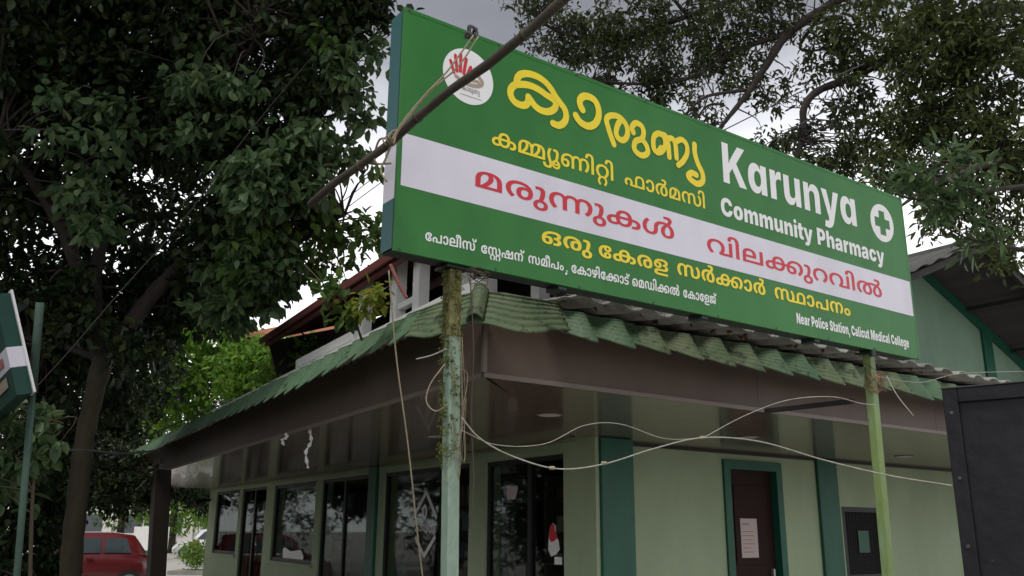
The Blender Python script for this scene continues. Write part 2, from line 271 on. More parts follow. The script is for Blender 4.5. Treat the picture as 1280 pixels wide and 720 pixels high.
# ------------------------------------------------------------------ lettering outlines
GLYPHS = {
 'M23': '1116#226,-12;*131,-12;*30,79;30,158;*30,207;*75,278;112,300;*138,314;*198,333;*285,341;350,341;778,341;*868,341;*979,320;1018,293;*1049,272;*1086,207;1086,158;*1086,76;*978,-12;891,-12;*866,-12;*820,-6;797,0;820,90;*832,87;*864,82;879,82;*919,82;*961,121;961,158;*961,183;*941,214;925,224;*902,239;*838,247;784,247;325,247;*270,247;*210,239;188,224;*173,215;*154,183;154,161;*154,134;*174,99;*215,81;244,81;*272,81;*332,101;366,127;425,47;*393,25;*332,-1;*267,-12 562,572;*653,572;*768,497;*822,365;822,282;*822,187;*761,56;*645,-12;563,-12;*501,-12;*402,28;369,65;*335,104;*300,214;300,282;*300,416;*439,572 562,477;*493,477;*426,378;426,281;*426,216;*457,127;*516,82;561,82;*605,82;*665,126;*696,215;696,281;*696,347;*666,434;*606,477',
 'M215': '1327#383,572;*450,572;*552,546;*629,500;657,468;*679,443;*705,380;*717,305;717,263;717,0;57,0;57,260;*57,317;*76,404;*113,471;143,496;*184,532;*299,572 317,476;*284,476;*231,441;214,411;*200,387;*185,317;185,266;185,68;162,69;*225,120;*325,228;*384,339;384,395;*384,418;*372,454;*343,476 511,377;*511,326;*467,227;*388,129;335,79;317,89;*343,92;*397,94;414,94;600,94;600,252;*600,320;*574,407;*517,463;469,481;473,486;*487,468;*511,416 924,572;*1013,572;*1140,532;1182,497;*1212,472;*1251,406;*1270,318;1270,258;1270,0;608,0;608,265;*608,307;*620,380;*646,444;666,468;*693,502;*765,547;*862,572 859,476;*825,476;*772,441;756,411;*742,387;*726,315;726,257;726,68;704,69;*766,120;*867,228;*926,339;926,395;*926,418;*914,454;*884,476 1052,377;*1052,326;*1009,227;*930,129;877,79;858,89;*885,92;*939,94;956,94;1141,94;1141,252;*1141,320;*1116,407;*1059,463;1011,481;1014,486;*1029,468;*1052,416',
 'M160': '276#-25,-67;*-26,-73;*-28,-87;-28,-95;*-28,-113;*-15,-152;*22,-176;57,-176;*100,-176;*142,-133;142,-94;*142,-74;*133,-31;*112,30;93,76;*72,127;*40,242;40,303;*40,373;*83,505;114,560;246,560;*219,512;*185,430;*169,353;169,311;*169,258;*196,163;214,112;*233,66;*257,-4;*270,-64;270,-95;*270,-185;*155,-270;56,-270;*-52,-270;*-157,-174;-157,-97;*-157,-86;*-155,-64;-154,-56',
 'M68': '364#170,-233;*77,-233;*-31,-132;-31,-53;*-31,0;*21,81;*111,126;169,126;*228,126;*320,82;*371,3;371,-53;*371,-108;*319,-188;*229,-233 170,43;*125,43;*65,-5;65,-54;*65,-102;*125,-150;170,-150;*213,-150;*275,-102;275,-53;*275,-5;*215,43 171,-99;*114,-99;*57,-34;57,18;*57,35;*79,76;98,99;144,74;*126,67;*111,40;111,28;*111,13;*125,-10;*152,-22;172,-22;*190,-22;*216,-10;*231,12;231,28;*231,37;*216,61;199,68;245,99;*266,75;*286,39;286,17;*286,-12;*264,-65;*214,-99 129,572;*194,572;*268,525;*299,449;299,403;*299,331;*263,181;235,94;116,108;*141,188;*169,324;169,381;*169,421;*140,475;98,475;*83,475;*54,472;42,468;21,559;*42,564;*96,572',
 'M37': '1449#386,572;*474,572;*589,520;632,472;603,487;*637,530;*732,572;789,572;*855,572;*938,528;970,489;958,486;*998,532;*1088,572;1151,572;*1234,572;*1350,499;*1411,375;1411,297;*1411,232;*1377,122;*1312,30;1266,-11;1177,61;*1212,95;*1258,167;*1281,245;1281,290;*1281,349;*1245,432;*1182,476;1141,476;*1115,476;*1069,456;1055,435;*1040,415;*1031,356;1031,298;1031,0;903,0;903,313;*903,364;*890,426;873,445;*860,460;*818,476;789,476;*762,476;*721,458;706,442;*689,423;*674,363;674,303;674,0;546,0;546,278;*546,351;*522,421;501,440;*481,458;*427,476;384,476;*317,476;*215,420;*157,314;157,240;157,234;*157,178;*183,110;*227,79;256,79;*278,79;*310,98;*327,136;327,164;*327,206;*287,250;248,250;*211,250;*142,210;109,174;97,261;*125,292;*220,341;278,341;*332,341;*410,300;*451,224;451,171;*451,114;*404,32;*319,-12;259,-12;*201,-12;*100,40;*39,152;39,242;*39,349;*131,496;*289,572',
 'M65': '260#-25,849;*17,849;*83,832;108,814;*141,792;*177,733;*194,638;194,560;194,0;65,0;65,536;*65,587;*61,660;*50,709;39,723;*28,738;*-2,754;-26,754;*-44,754;*-80,738;*-102,704;-102,677;*-102,668;*-99,649;-97,640;-222,624;*-226,636;*-230,662;-230,676;*-230,734;*-175,810;*-82,849',
 'M220': '722#363,572;*448,572;*570,526;*647,447;*684,347;684,292;*684,228;*644,127;*573,48;526,15;444,86;*475,112;*523,168;*552,241;552,289;*552,344;*505,428;*420,475;363,475;*304,475;*217,428;*170,344;170,290;*170,222;*226,127;278,86;194,15;*150,46;*79,125;*38,228;38,292;*38,346;*76,447;*156,525;*279,572 361,72;*438,72;*543,13;*598,-80;598,-134;*598,-203;*541,-300;495,-337;423,-277;*451,-252;*487,-191;487,-142;*487,-102;*456,-44;*399,-12;359,-12;*301,-12;*232,-83;232,-141;*232,-188;*266,-249;297,-277;225,-337;*182,-302;*121,-205;121,-135;*121,-82;*176,12;*283,72',
 'M45': '1212#254,357;*331,357;*429,302;*476,217;476,172;*476,138;*455,83;443,65;424,94;716,94;716,0;359,0;314,56;*329,74;*351,124;351,160;*351,205;*303,264;254,264;*222,264;*179,237;*157,191;157,163;*157,124;*185,69;206,46;113,-10;*74,27;*30,113;30,169;*30,225;*87,310;*187,357 880,572;*947,572;*1048,536;1082,504;*1119,469;*1153,369;1153,288;1153,0;610,0;610,282;*610,341;*626,423;*657,481;681,504;*715,535;*815,572 882,477;*847,477;*796,457;778,439;*760,419;*738,351;738,281;738,94;1025,94;1025,271;*1025,345;*1004,419;985,439;*968,457;*917,477',
 'M64': '554#514,282;*514,223;*490,118;*431,35;*333,-12;259,-12;*198,-12;*113,23;*57,79;*27,147;19,179;149,201;*156,176;*179,120;*223,81;260,81;*304,81;*358,132;*382,221;382,280;*382,339;*358,428;*305,478;264,478;*230,478;*185,441;*159,387;152,360;22,383;*33,416;*68,483;*125,538;*210,572;270,572;*339,572;*433,525;*490,444;*514,339',
 'M118': '794#530,-12;*458,-12;*360,43;*309,149;309,224;*309,269;*338,360;*405,451;461,497;480,524;*518,556;*561,610;561,643;*561,669;*529,703;490,703;*471,703;*434,697;423,693;399,781;*421,788;*491,798;529,798;*593,798;*662,755;*689,694;689,666;*689,613;*631,522;577,477;559,457;*516,423;*462,343;*437,260;437,220;*437,173;*459,112;*502,82;532,82;*578,82;*625,149;625,222;*625,255;*611,321;*582,382;*536,433;505,450;*481,463;*427,478;385,478;*315,478;*219,428;*169,338;169,279;*169,231;*194,154;*242,91;277,61;194,-11;*149,22;*79,104;*38,211;38,280;*38,339;*79,444;*162,525;*293,572;382,572;*432,572;*518,556;555,539;*559,537;*567,533;571,531;*633,500;*715,403;*756,288;756,229;*756,115;*641,-12',
 'M48': '785#383,572;*472,572;*598,532;640,497;*671,472;*709,406;*728,318;728,258;728,0;57,0;57,260;*57,317;*76,404;*113,471;143,496;*184,532;*299,572 317,476;*284,476;*231,441;214,411;*200,387;*185,317;185,266;185,68;162,69;*225,120;*325,228;*384,339;384,395;*384,418;*372,454;*343,476 511,377;*511,326;*467,227;*388,129;335,79;317,89;*343,92;*397,94;414,94;600,94;600,252;*600,320;*574,407;*517,463;469,481;473,486;*487,468;*511,416',
 'M58': '1299#664,572;*719,572;*801,540;831,508;*850,488;*876,435;*890,360;890,306;890,270;*890,216;*900,147;913,125;*926,106;*969,84;1003,84;*1041,84;*1099,125;*1132,207;1132,269;*1132,315;*1109,395;*1064,467;1029,501;1116,572;*1163,530;*1228,439;*1262,330;1262,264;*1262,179;*1197,55;*1079,-12;998,-12;*935,-12;*845,22;816,54;*796,77;*771,136;*760,210;760,256;760,289;*760,354;*749,418;734,439;*722,458;*681,475;652,475;*628,475;*587,459;575,444;*559,424;*544,365;544,311;544,0;416,0;416,300;*416,356;*408,415;393,435;*379,455;*334,476;309,476;*268,476;*204,432;*168,349;168,290;*168,244;*191,166;*237,95;271,61;181,-11;*136,30;*72,121;*38,230;38,297;*38,375;*99,499;*216,572;300,572;*365,572;*452,530;488,489;479,489;*512,528;*597,572',
 'M50': '793#385,572;*479,572;*617,521;*709,429;*756,308;756,238;*756,152;*698,41;*593,-12;523,-12;*449,-12;*355,47;*311,145;311,203;*311,295;*414,408;507,408;*566,408;*654,349;*707,256;709,205;664,208;*657,234;*624,285;*572,317;537,317;*484,317;*436,254;436,201;*436,166;*455,112;*496,82;528,82;*560,82;*606,115;*631,186;631,242;*631,252;*628,290;624,308;*623,313;*623,327;621,331;*614,370;*557,436;*463,475;396,475;*321,475;*220,428;*169,339;169,279;*169,231;*194,154;*243,91;277,61;194,-11;*150,22;*79,105;*38,212;38,280;*38,336;*77,441;*160,524;*293,572',
 'M67': '364#170,-233;*77,-233;*-31,-132;-31,-53;*-31,0;*21,81;*111,126;169,126;*229,126;*319,82;*371,2;371,-53;*371,-107;*319,-188;*229,-233 170,-146;*207,-146;*257,-99;257,-53;*257,-8;*208,39;169,39;*133,39;*83,-8;83,-54;*83,-98;*133,-146 129,572;*194,572;*268,525;*299,448;299,403;*299,331;*263,181;235,94;116,109;*141,188;*169,324;169,381;*169,421;*140,475;98,475;*83,475;*54,472;42,468;21,559;*42,564;*96,572',
 'M203': '1319#659,572;*725,572;*809,529;840,489;829,487;*869,533;*958,572;1022,572;*1104,572;*1220,499;*1282,375;1282,297;*1282,232;*1249,124;*1184,32;1137,-11;1049,61;*1084,95;*1129,167;*1152,245;1152,290;*1152,349;*1116,432;*1053,476;1011,476;*983,476;*940,456;926,435;*911,415;*903,359;903,304;903,0;775,0;775,313;*775,364;*761,426;743,445;*730,460;*690,476;660,476;*632,476;*591,457;577,442;*560,423;*544,363;544,304;544,0;416,0;416,314;*416,363;*407,417;393,436;*381,455;*340,476;309,476;*272,476;*208,435;*168,353;168,293;*168,246;*191,166;*237,95;271,61;181,-11;*137,30;*72,120;*38,228;38,294;*38,374;*101,499;*221,572;305,572;*351,572;*415,551;*465,514;488,487;475,488;*513,531;*602,572',
 'M120': '1123#858,798;*922,798;*992,755;*1018,694;1018,666;*1018,613;*959,522;906,477;889,457;*845,423;*791,343;*767,260;767,220;*767,173;*789,112;*831,82;861,82;*908,82;*955,150;955,222;*955,255;*942,320;*914,380;*870,432;839,451;*818,464;*762,478;725,478;*687,478;*620,458;598,440;*564,412;*538,319;538,257;538,248;*538,206;*526,135;*502,76;481,54;*452,22;*365,-12;300,-12;*221,-12;*103,55;*38,179;38,264;*38,330;*71,439;*136,530;184,572;271,501;*236,467;*190,395;*168,315;168,269;*168,206;*201,125;*259,84;295,84;*330,84;*371,106;384,125;*398,147;*407,217;407,257;407,270;*407,360;*454,471;493,504;*537,541;*648,572;728,572;*771,572;*850,555;883,541;902,533;*962,502;*1044,407;*1086,291;1086,229;*1086,115;*971,-12;860,-12;*788,-12;*689,43;*638,149;638,224;*638,269;*667,360;*734,451;790,497;809,524;*847,556;*891,610;891,643;*891,669;*858,703;820,703;*800,703;*764,697;752,693;728,781;*750,788;*821,798',
 'M55': '1028#363,572;*447,572;*568,525;*645,444;*682,342;682,287;*682,227;*652,139;*600,68;568,32;579,94;834,94;834,560;962,560;962,0;495,0;450,67;*478,91;*524,150;*552,226;552,277;*552,336;*505,425;*420,475;362,475;*303,475;*217,425;*170,336;170,279;*170,231;*195,154;*243,91;278,61;194,-11;*150,22;*79,105;*38,212;38,280;*38,336;*76,441;*156,523;*279,572',
 'M52': '913#848,560;848,0;60,0;60,306;*60,384;*96,474;127,505;*159,537;*258,572;322,572;*387,572;*484,537;515,506;*551,470;*583,375;583,308;583,216;188,216;188,94;720,94;720,560 321,477;*250,477;*188,395;188,322;188,310;455,310;455,321;*455,398;*390,477',
 'M163': '1616#562,572;*653,572;*768,497;*822,365;822,282;*822,187;*761,56;*645,-12;563,-12;*501,-12;*402,28;369,65;*335,104;*300,214;300,282;*300,416;*439,572 562,477;*493,477;*426,378;426,281;*426,216;*457,127;*516,82;561,82;*605,82;*665,126;*696,215;696,281;*696,347;*666,434;*606,477 226,-12;*131,-12;*30,79;30,158;*30,207;*75,278;112,300;*138,314;*198,333;*285,341;350,341;1048,341;*1103,341;*1173,331;*1220,311;1239,296;*1271,273;*1301,206;1301,163;*1301,83;*1201,-12;1108,-12;*1042,-12;*943,38;*890,137;890,212;*890,233;*893,272;895,290;*897,297;*898,308;900,315;*914,377;*976,472;*1067,538;*1182,572;1249,572;*1337,572;*1463,524;*1542,442;*1579,337;1579,280;*1579,212;*1538,106;*1467,23;1421,-11;1338,61;*1369,88;*1418,148;*1446,226;1446,277;*1446,336;*1398,425;*1307,475;1244,475;*1186,475;*1094,436;*1031,361;1016,308;*1014,302;*1013,288;1012,281;*1009,266;*1006,232;1006,212;*1006,164;*1031,104;*1075,78;1104,78;*1139,78;*1177,117;1177,154;*1177,175;*1165,209;1150,221;*1135,234;*1087,247;1032,247;325,247;*270,247;*210,239;188,224;*173,215;*154,183;154,161;*154,134;*174,99;*215,81;244,81;*272,81;*332,101;366,127;425,47;*393,25;*332,-1;*267,-12',
 'M51': '722#363,572;*448,572;*570,524;*647,442;*684,337;684,280;*684,213;*644,108;*573,23;526,-11;444,61;*475,88;*523,148;*552,226;552,277;*552,336;*505,425;*420,475;363,475;*304,475;*217,425;*170,336;170,279;*170,231;*195,154;*243,91;278,61;194,-11;*150,22;*79,105;*38,212;38,280;*38,336;*76,441;*156,523;*279,572',
 'M119': '1298#787,572;*851,572;*943,560;*1017,539;1050,525;1082,510;*1171,462;*1260,314;1260,222;*1260,115;*1145,-12;1033,-12;*962,-12;*864,43;*813,149;813,224;*813,269;*842,360;*909,451;965,497;983,523;*1021,555;*1065,610;1065,643;*1065,669;*1032,703;994,703;*975,703;*938,697;927,693;903,781;*925,788;*995,798;1033,798;*1097,798;*1166,755;*1193,694;1193,666;*1193,613;*1135,522;1081,477;1063,457;*1020,423;*966,343;*941,260;941,220;*941,173;*963,112;*1006,82;1036,82;*1082,82;*1129,149;1129,218;*1129,265;*1097,351;*1038,420;997,440;962,451;*923,465;*838,477;789,477;*744,477;*656,464;615,450;583,439;*525,411;*447,300;447,212;*447,164;*476,107;*521,82;546,82;*572,82;*618,107;*645,170;645,226;*645,279;*610,371;*545,441;501,461;477,469;*457,474;*416,480;392,480;*316,480;*217,428;*169,337;169,279;*169,231;*194,154;*242,91;277,61;194,-11;*149,22;*79,104;*38,211;38,280;*38,336;*76,441;*158,523;*287,572;379,572;*434,572;*525,552;567,531;594,517;*675,473;*774,323;774,226;*774,149;*722,42;*619,-12;544,-12;*473,-12;*371,43;*318,146;318,217;*318,281;*361,385;*442,468;500,499;521,514;*573,543;*702,572',
 'B20': '741#439,573;*534,573;*649,529;*700,454;700,407;*700,378;*681,329;*641,291;608,277;608,283;*657,266;*709,193;709,144;*709,71;*619,-12;529,-12;*496,-12;*445,-4;426,0;443,96;*456,92;*487,87;505,87;*545,87;*577,120;577,153;*577,169;*566,197;553,207;*541,218;*501,230;464,230;451,230;451,327;462,327;*501,327;*536,338;549,350;*559,359;*567,381;567,395;*567,433;*502,472;431,472;*371,472;*272,443;*197,386;*156,302;156,246;156,231;*156,174;*176,109;*211,84;231,84;*249,84;*273,101;*286,137;286,166;*286,209;*257,249;224,249;*193,249;*135,212;106,174;88,263;*113,293;*199,344;256,344;*307,344;*377,302;*413,226;413,173;*413,113;*371,31;*292,-12;236,-12;*182,-12;*90,39;*36,147;36,232;*36,314;*93,441;*199,528;*348,573',
 'B50': '723#351,573;*436,573;*561,522;*645,431;*686,308;686,237;*686,148;*636,38;*542,-12;476,-12;*407,-12;*322,46;*283,145;283,205;*283,299;*373,408;458,408;*508,408;*582,356;*630,272;637,222;588,220;*583,242;*557,285;*517,314;490,314;*449,314;*412,256;412,201;*412,166;*427,113;*458,86;482,86;*506,86;*540,116;*558,182;558,237;*558,252;*555,290;552,307;*552,312;*550,326;549,330;*543,367;*495,432;*417,472;362,472;*296,472;*211,426;*170,341;170,284;*170,235;*191,157;*233,89;262,56;170,-12;*132,25;*71,112;*36,220;36,287;*36,345;*72,447;*148,527;*268,573',
 'B67': '339#160,-234;*73,-234;*-27,-134;-27,-53;*-27,2;*20,83;*103,127;159,127;*215,127;*299,84;*346,3;346,-53;*346,-108;*298,-190;*215,-234 160,-143;*191,-143;*230,-99;230,-53;*230,-8;*192,36;160,36;*129,36;*90,-8;90,-54;*90,-99;*129,-143 127,573;*186,573;*256,527;*285,451;285,407;*285,333;*251,185;226,98;104,112;*126,190;*151,326;151,384;*151,423;*125,472;90,472;*77,472;*51,469;40,465;19,560;*40,565;*92,573',
 'B72': '583#348,-12;*282,-12;*169,22;*82,95;*34,207;34,285;*34,359;*84,468;*172,539;*288,573;355,573;*426,573;*512,533;*550,466;550,424;*550,381;*512,321;*445,289;402,289;*346,289;*281,326;*252,387;252,422;*252,444;*265,483;271,496;386,510;*369,497;*352,454;352,428;*352,404;*371,374;395,374;*418,374;*438,400;438,421;*438,450;*402,479;372,479;*357,479;*328,479;318,478;*270,477;*201,429;*163,342;163,284;*163,226;*197,136;*264,86;312,83;*323,83;*352,82;364,82;*387,82;*417,95;*433,120;433,140;*433,162;*414,189;393,189;*369,189;*346,156;346,132;*346,106;*365,65;382,52;265,67;*258,80;*246,119;246,143;*246,175;*274,235;*340,274;397,274;*440,274;*506,242;*544,181;544,136;*544,96;*503,28;*417,-12',
 'B23': '1012#209,-12;*122,-12;*29,79;29,159;*29,212;*76,284;115,306;*138,319;*193,336;*272,344;333,344;691,344;*777,344;*879,323;914,298;*946,276;*984,208;984,158;*984,75;*881,-12;804,-12;*782,-12;*745,-6;723,-1;746,94;*755,92;*777,88;790,88;*821,88;*856,124;856,158;*856,181;*839,213;824,223;*805,237;*756,245;704,245;299,245;*257,245;*206,237;187,225;*173,215;*154,184;154,162;*154,138;*170,104;*205,87;232,87;*256,87;*304,105;333,128;390,41;*360,20;*303,-3;*244,-12 509,573;*592,573;*697,501;*746,370;746,283;*746,184;*690,53;*584,-12;509,-12;*450,-12;*361,29;332,63;*299,104;*269,218;269,285;*269,423;*396,573 509,474;*452,474;*399,381;399,282;*399,215;*423,129;*471,87;508,87;*544,87;*591,128;*617,215;617,282;*617,349;*592,434;*544,474',
 'B53': '698#368,474;*326,474;*252,461;*192,433;*154,393;147,366;*147,363;*150,357;149,354;*147,346;*143,322;143,304;*143,261;*175,213;204,213;*230,213;*254,250;254,279;*254,299;*243,327;*220,343;202,343;*177,343;*139,328;117,315;47,327;*66,351;*126,396;*196,426;230,426;*283,426;*346,387;*376,321;376,280;*376,238;*341,167;*267,123;208,123;*157,123;*79,169;*35,255;35,316;*35,367;*74,460;*158,532;*289,573;382,573;*472,573;*595,534;*658,459;658,405;*658,363;*616,305;*535,269;478,261;430,308;430,331;437,331;*459,331;*492,337;505,347;*515,354;*525,378;525,394;*525,420;*495,455;*425,474 666,155;*666,117;*638,58;613,38;*595,25;*551,8;*484,0;431,0;287,0;*245,0;*208,-5;198,-10;*184,-17;*173,-36;173,-48;*173,-60;*183,-80;193,-87;*204,-93;*243,-100;284,-100;644,-100;644,-201;273,-201;*214,-201;*128,-183;103,-167;*73,-148;*41,-91;41,-54;*41,-16;*72,46;105,66;*122,77;*164,91;*228,99;274,99;416,99;*455,99;*499,106;511,116;*522,124;*534,148;534,165;*534,182;*521,210;507,218;*497,225;*465,232;435,232;430,232;430,319;541,299;*602,277;*666,207',
 'B58': '1167#593,573;*647,573;*722,543;750,514;*769,493;*793,442;*806,374;806,327;806,248;*806,194;*814,139;824,122;*834,106;*868,89;893,89;*923,89;*970,126;*998,202;998,265;*998,311;*979,394;*941,470;912,507;1009,574;*1047,533;*1101,439;*1131,327;1131,259;*1131,176;*1072,54;*963,-12;889,-12;*833,-12;*751,19;724,48;*706,70;*683,126;*673,195;673,235;673,317;*673,369;*665,421;654,439;*644,457;*609,472;585,472;*566,472;*532,459;523,447;*509,429;*497,376;497,328;497,0;365,0;365,317;*365,375;*357,431;342,448;*331,461;*297,473;283,473;*250,473;*199,433;*169,354;169,295;*169,251;*188,171;*226,94;255,56;157,-12;*118,31;*64,126;*36,238;36,303;*36,383;*91,504;*195,573;269,573;*324,573;*405,538;441,496;426,495;*457,530;*530,573',
 'B118': '724#482,-12;*415,-12;*324,42;*278,146;278,220;*278,264;*302,355;*361,449;414,496;426,523;*463,559;*503,614;503,643;*503,669;*474,699;440,699;*427,699;*396,694;385,691;362,783;*384,791;*450,799;483,799;*544,799;*608,758;*633,697;633,667;*633,616;*580,521;530,472;514,457;*477,422;*431,341;*410,256;410,216;*410,173;*425,115;*458,86;483,86;*518,86;*554,145;554,218;*554,250;*543,315;*521,377;*486,428;461,445;*440,459;*396,476;353,476;*293,476;*211,429;*170,344;170,286;*170,236;*191,157;*231,90;261,56;170,-12;*131,24;*71,110;*36,218;36,287;*36,344;*72,446;*147,526;*266,573;350,573;*396,573;*473,558;505,542;*509,541;*515,537;518,534;*575,505;*650,408;*688,290;688,226;*688,109;*582,-12',
 'B163': '1459#509,573;*592,573;*697,501;*746,370;746,283;*746,184;*690,53;*584,-12;509,-12;*450,-12;*361,29;332,63;*299,104;*269,218;269,285;*269,423;*396,573 509,474;*452,474;*399,381;399,282;*399,215;*423,129;*471,87;508,87;*544,87;*591,128;*617,215;617,282;*617,349;*592,434;*544,474 209,-12;*122,-12;*29,79;29,159;*29,212;*76,284;115,306;*138,319;*193,336;*272,344;333,344;923,344;*974,344;*1041,336;*1087,319;1106,306;*1143,282;*1177,210;1177,163;*1177,85;*1089,-12;1000,-12;*939,-12;*850,38;*802,137;802,210;*802,233;*804,271;806,288;*808,295;*809,308;810,315;*822,377;*876,473;*958,539;*1063,573;1125,573;*1207,573;*1322,525;*1391,443;*1423,340;1423,284;*1423,217;*1388,110;*1327,25;1287,-12;1195,56;*1221,86;*1263,151;*1287,230;1287,283;*1287,340;*1246,426;*1171,472;1120,472;*1068,472;*989,432;*940,360;928,310;*926,303;*926,287;925,279;*922,265;*920,231;920,208;*920,160;*941,105;*975,83;996,83;*1023,83;*1051,120;1051,155;*1051,175;*1039,210;1023,223;*1010,233;*970,245;922,245;299,245;*257,245;*206,237;187,225;*173,215;*154,184;154,162;*154,138;*170,104;*205,87;232,87;*256,87;*304,105;333,128;390,41;*360,20;*303,-3;*244,-12',
 'B64': '509#470,283;*470,218;*447,111;*395,31;*307,-12;240,-12;*182,-12;*103,23;*53,79;*25,148;18,182;151,205;*157,178;*176,123;*211,86;242,86;*275,86;*316,133;*334,220;334,282;*334,343;*316,429;*276,475;244,475;*217,475;*181,441;*159,388;154,357;21,381;*31,416;*63,484;*114,540;*193,573;250,573;*313,573;*398,529;*448,450;*470,344',
 'B233': '1801#1318,0;907,0;1058,94;*1072,96;*1112,98;*1153,99;1166,99;1313,99 1500,573;*1561,573;*1649,542;1679,514;*1716,479;*1746,379;1746,300;1746,0;1253,0;1253,292;*1253,350;*1266,431;*1295,489;1320,513;*1349,540;*1438,573 1500,474;*1472,474;*1432,457;1418,443;*1402,424;*1385,361;1385,296;1385,99;1615,99;1615,288;*1615,358;*1598,424;1582,443;*1569,457;*1526,474 593,573;*647,573;*722,543;750,514;*769,493;*793,442;*806,374;806,327;806,248;*806,194;*814,139;824,122;*834,106;*868,89;893,89;*923,89;*970,126;*998,202;998,265;*998,311;*979,394;*941,470;912,507;1009,574;*1047,533;*1101,439;*1131,327;1131,259;*1131,176;*1072,54;*963,-12;889,-12;*833,-12;*751,19;724,48;*706,70;*683,126;*673,195;673,235;673,317;*673,369;*665,421;654,439;*644,457;*609,472;585,472;*566,472;*532,459;523,447;*509,429;*497,376;497,328;497,0;365,0;365,317;*365,375;*357,431;342,448;*331,461;*297,473;283,473;*250,473;*199,433;*169,354;169,295;*169,251;*188,171;*226,94;255,56;157,-12;*118,31;*64,126;*36,238;36,303;*36,383;*91,504;*195,573;269,573;*324,573;*405,538;441,496;426,495;*457,530;*530,573',
 'B44': '855#235,360;*307,360;*397,306;*439,222;439,176;*439,142;*417,87;408,68;396,99;664,99;664,561;796,561;796,0;325,0;279,58;*290,76;*310,130;310,167;*310,208;*274,262;236,262;*210,262;*176,238;*160,195;160,169;*160,123;*188,67;203,41;99,-12;*66,30;*29,118;29,174;*29,231;*80,314;*173,360',
 'B42': '870#278,573;*319,573;*374,556;*418,523;441,499;428,499;*462,538;*543,573;599,573;*674,573;*779,504;*834,383;834,303;*834,237;*806,125;*751,30;714,-12;615,56;*644,94;*682,169;*701,249;701,295;*701,355;*670,434;*617,473;584,473;*563,473;*535,459;526,449;*512,433;*501,380;501,333;501,0;369,0;369,335;*369,386;*359,434;346,450;*338,460;*309,473;286,473;*257,473;*204,437;*169,359;169,297;*169,252;*188,169;*226,93;255,56;157,-12;*120,31;*65,126;*36,236;36,299;*36,379;*92,502;*200,573',
 'B6': '451#225,-12;*165,-12;*77,36;*30,123;30,179;*30,238;*79,324;*167,371;225,371;*284,371;*372,325;*421,239;421,180;*421,121;*372,34;*284,-12 225,275;*193,275;*152,230;152,179;*152,130;*193,84;225,84;*257,84;*299,129;299,180;*299,230;*257,275',
 'B52': '825#766,561;766,0;55,0;55,310;*55,388;*86,477;113,507;*141,538;*231,573;291,573;*351,573;*440,538;468,507;*501,470;*527,379;527,310;527,215;186,215;186,99;635,99;635,561 291,474;*234,474;*186,395;186,328;186,314;395,314;395,327;*395,397;*345,474',
 'B66': '251#-77,850;*-20,850;*65,826;103,797;*155,758;*192,634;192,532;192,0;59,0;59,516;*59,584;*49,675;*24,733;1,750;*-17,761;*-61,769;-90,769;*-107,769;*-140,759;*-160,733;-160,711;*-160,690;*-138,664;-119,664;*-92,664;*-73,695;-73,717;*-73,741;*-97,781;-115,795;-4,779;*5,769;*18,734;18,710;*18,674;*-10,615;*-70,580;-119,580;*-161,580;*-224,610;*-257,667;-257,709;*-257,750;*-219,813;*-140,850',
 'B77': '0#-106,596;*-171,596;*-252,637;*-290,711;-290,758;*-290,780;*-284,817;-278,830;-163,811;*-167,801;*-170,776;-170,765;*-170,736;*-154,703;*-124,689;-104,689;*-84,689;*-54,703;*-37,736;-37,765;*-37,776;*-41,801;-43,811;68,830;*72,817;*78,781;78,759;*78,711;*41,637;*-41,596',
 'B231': '1167#593,573;*647,573;*722,543;750,514;*769,493;*793,442;*806,374;806,327;806,248;*806,194;*814,139;824,122;*834,106;*868,89;893,89;*923,89;*970,126;*998,202;998,265;*998,311;*979,394;*941,470;912,507;1009,574;*1047,533;*1101,438;*1131,327;1131,259;*1131,132;*1000,-2;889,-2;*834,-2;*757,21;731,46;*709,68;*683,124;*673,193;673,235;673,317;*673,369;*665,421;654,439;*644,457;*609,472;585,472;*566,472;*532,459;523,447;*509,429;*497,376;497,328;497,0;365,0;365,317;*365,375;*357,431;342,448;*331,461;*297,473;283,473;*250,473;*199,433;*169,354;169,295;*169,251;*188,171;*226,94;255,56;157,-12;*119,31;*65,125;*36,236;36,303;*36,383;*91,504;*195,573;269,573;*324,573;*405,538;441,496;426,495;*457,530;*530,573 432,78;*504,78;*599,21;*647,-73;647,-131;*647,-198;*597,-298;557,-337;478,-283;*502,-254;*534,-187;534,-137;*534,-94;*508,-36;*461,-7;430,-7;*382,-7;*327,-73;327,-136;*327,-184;*358,-253;383,-283;303,-337;*265,-300;*214,-200;214,-131;*214,-74;*264,21;*361,78 897,74;*969,74;*1064,17;*1112,-77;1112,-131;*1112,-198;*1063,-298;1022,-337;943,-283;*967,-254;*999,-187;999,-137;*999,-73;*942,-7;895,-7;*848,-7;*792,-73;792,-136;*792,-184;*823,-253;848,-283;769,-337;*730,-300;*680,-200;680,-131;*680,-77;*729,16;*826,74',
 'B57': '1127#235,360;*307,360;*396,306;*439,222;439,176;*439,142;*417,87;408,68;396,99;646,99;699,0;325,0;280,58;*290,76;*310,130;310,166;*310,208;*274,262;236,262;*210,262;*176,238;*160,195;160,169;*160,123;*188,67;203,41;99,-12;*66,30;*29,118;29,174;*29,231;*80,314;*173,360 632,0;632,398;*632,423;*626,452;621,461;*617,468;*602,476;592,476;*570,476;*542,442;542,409;*542,387;*556,348;*600,325;644,325;681,325;*732,325;*810,366;*870,434;*918,518;939,561;1068,561;1068,0 593,573;*630,573;*689,555;709,536;*734,514;*760,445;760,385;760,99;938,99;938,305;*938,325;*940,359;*943,391;944,405;947,393;*917,338;*836,265;*743,231;695,231;640,231;*561,231;*463,280;*418,362;418,412;*418,454;*458,527;*536,573',
